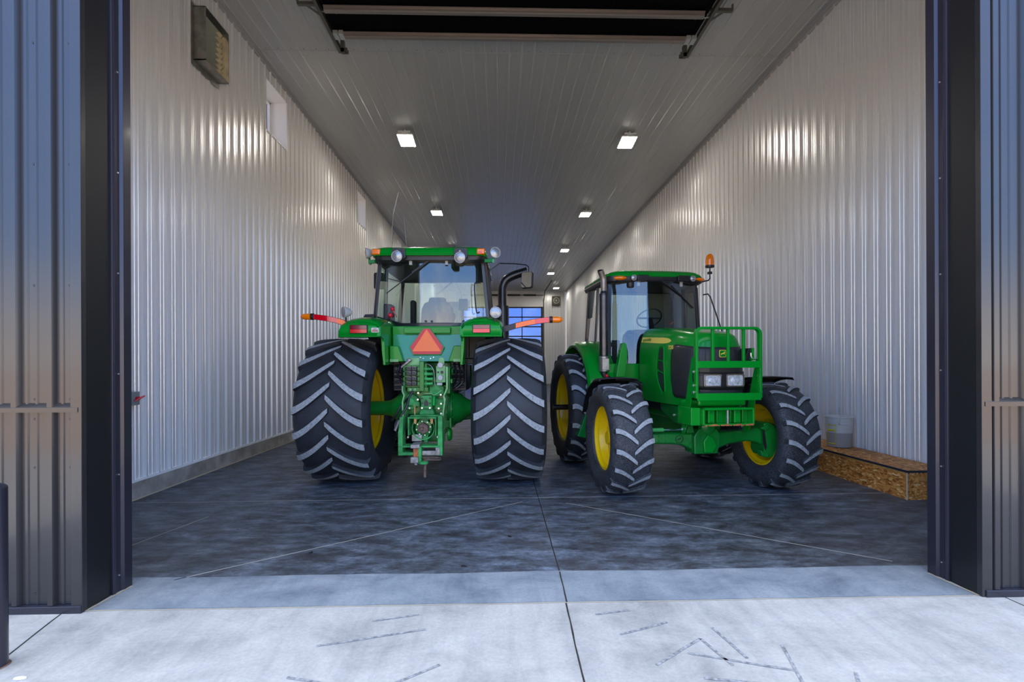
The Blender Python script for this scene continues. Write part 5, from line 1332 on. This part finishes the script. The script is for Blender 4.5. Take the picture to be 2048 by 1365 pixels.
bb = B(); bb.box(-.38, .40, 1.36, 1.55, 2.06, 2.15); bb.done('dashboard', 'black', TB, bevel=.03)
# exhaust stack
ex = -.945
bb = B(); bb.cyl((ex, 1.10, 1.72), (ex, 1.10, 2.66), .066, 28); bb.cyl((ex, 1.10, 2.64), (ex, 1.10, 2.70), .062, 24, r2=.045); sk = bb.done('exhaust_muffler', 'blackm', TB)
bb = B()
for k in range(46):
    for a in (-2.2, -1.9, -1.6): 
        p = Vector((ex+.066*math.cos(a), 1.10+.066*math.sin(a), 1.76+k*.0192)); bb.box(-.004, .004, -.002, .002, -.005, .005, 0, Matrix.Translation(p) @ Matrix.Rotation(a+PI/2, 4, 'Z'))
bb.done('perforations', 'exh', sk, smooth=False)
bb = B(); bb.tube(smoothpath([(ex, 1.10, 2.66), (ex, 1.10, 2.82), (ex-.005, 1.10, 2.88), (ex-.035, 1.085, 2.95), (ex-.06, 1.07, 3.0)], 5), .045, 20, cap=False); bb.done('exhaust_tip', 'exh', sk, solid=.003, recalc=False)
bb = B(); bb.ball((ex-.060, 1.07, 3.0), .043, 1, 1, .3); bb.done('pipe_mouth', 'black', sk)
bb = B(); bb.cyl((ex, 1.10, 1.50), (ex, 1.10, 1.73), .075, 24); bb.box(ex-.05, ex+.06, 1.02, 1.12, 1.52, 1.70); bb.done('elbow_shield', 'galv', sk, bevel=.01)
bb = B(); bb.tube(smoothpath([(ex, 1.10, 1.55), (ex+.02, 1.10, 1.42), (ex+.2, 1.05, 1.34), (-.42, .95, 1.30)], 5), .05, 16); bb.done('exhaust_elbow', 'black', sk)
bb = B(); bb.ball((ex+.01, 1.0, 1.44), .026); bb.done('red_cap', 'redp', sk)
bb = B(); bb.box(-.86, -.34, 1.12, 1.22, 1.34, 1.62); bb.done('cowl_support', 'green', TB, bevel=.012)
# hand rail box / green tool box below windshield
bb = B(); bb.prism([(-.80, 1.42), (-.66, 1.42), (-.62, 1.75), (-.635, 1.90), (-.66, 1.93), (-.70, 1.92), (-.73, 1.80)], .98, 1.10); bb.done('air_intake', 'green', TB, bevel=.012)
# rear fenders
for s_ in (-1, 1):
    bb = B(); rg = []
    for k in range(24):
        a = R(-72+k*(150/23)); rr_ = 1.07
        rg.append([Vector((s_*x, 2.05+(rr_+dr)*math.sin(a), .895+(rr_+dr)*math.cos(a))) for x, dr in ((.74, -.10), (.745, 0), (.80, .03), (1.0, .035), (1.16, .015), (1.19, -.03), (1.19, -.07))])
    bb.grid(rg); fo = bb.done('rear_fender', 'green', TB, solid=.012)
    bb = B(); rg = []
    pts = [(2.05+1.05*math.sin(R(-72+k*150/16)), .895+1.05*math.cos(R(-72+k*150/16))) for k in range(17)]+[(2.9, .95), (1.2, .95)]
    bb.prism(pts, s_*.74, s_*.755, 'X'); bb.done('fender_side', 'green', fo, smooth=False)
    bb = B(); bb.box(min(s_*.80, s_*1.15), max(s_*.80, s_*1.15), 1.035, 1.055, 1.12, 1.22); bb.done('fender_end', 'green_pale', fo, smooth=False)
# entry steps on the left-hand side of the picture
bb = B(); bb.rings([[Vector(p) for p in r_] for r_ in ([(-1.35, 1.10, .545), (-1.17, 1.10, .50), (-1.17, 1.35, .50), (-1.35, 1.35, .545)], [(-1.22, 1.12, .86), (-1.08, 1.12, .80), (-1.08, 1.35, .80), (-1.22, 1.35, .86)], [(-1.06, 1.15, 1.22), (-1.0, 1.15, 1.22), (-1.0, 1.35, 1.22), (-1.06, 1.35, 1.22)])])
bb.done('entry_step', 'green_teal', TB, bevel=.006)
bb = B(); bb.box(-1.06, -.76, 1.15, 1.5, 1.19, 1.24); bb.box(-1.0, -.5, 1.2, 1.9, .72, 1.18); bb.done('fuel_tank', 'black', TB, bevel=.03)

# ------------------------------------------------------------------ every countable piece becomes an object of its own
SPLIT = {'end_panel': 'end_panel', 'underbody_block': 'underbody_block', 'hoses': 'hose', 'bracket_plate': 'bracket_plate', 'inner_ribs': 'inner_rib',
         'bolts': 'bolt', 'hinge': 'hinge', 'torsion_spring': None, 'corner_fixture': 'corner_fixture', 'antenna': 'antenna', 'window_studs': 'window_stud',
         'side_rail': 'side_rail', 'guard_bolts': 'bolt', 'rail_bolts': 'bolt', 'axle_bolts': 'bolt', 'pto_bolts': 'bolt', 'grille_ribs': 'grille_rib', 'cap_wire': 'cap_wire', 'coupler_cap': 'coupler_cap',
         'plugs': 'plug', 'socket_holes': 'socket_hole', 'port_openings': 'port_opening', 'yellow_label': None, 'lift_bracket': 'lift_bracket', 'rear_pillar_trim': 'rear_pillar_trim', 'hydraulic_hose': 'hydraulic_hose',
         'decal_print': None, 'stiffener_angle': None, 'spool_ends': None, 'console': 'console', 'batten': 'batten', 'mount': 'mount', 'conduit_hub': 'conduit_hub', 'edge_strip': 'edge_strip'}
def islands(me):
    n_ = len(me.vertices); par = list(range(n_))
    def fnd(a):
        while par[a] != a: par[a] = par[par[a]]; a = par[a]
        return a
    for e in me.edges:
        a, b = fnd(e.vertices[0]), fnd(e.vertices[1])
        if a != b: par[a] = b
    return [fnd(i) for i in range(n_)]
for o in [o for o in COL.objects if o.type == 'MESH' and SPLIT.get(o.name.split('.')[0])]:
    base = SPLIT[o.name.split('.')[0]]; me = o.data; isl = islands(me)
    roots = sorted(set(isl))
    if len(roots) < 2: continue
    for r_ in roots:
        bm = bmesh.new(); bm.from_mesh(me); bm.verts.ensure_lookup_table()
        bmesh.ops.delete(bm, geom=[v for v in bm.verts if isl[v.index] != r_], context='VERTS')
        m2 = bpy.data.meshes.new(base); bm.to_mesh(m2); bm.free()
        for k in me.materials: m2.materials.append(k)
        c = o.copy(); c.data = m2; c.name = base; COL.objects.link(c); c.parent = o.parent
        for ch in list(o.children): ch.parent = c
    bpy.data.objects.remove(o)
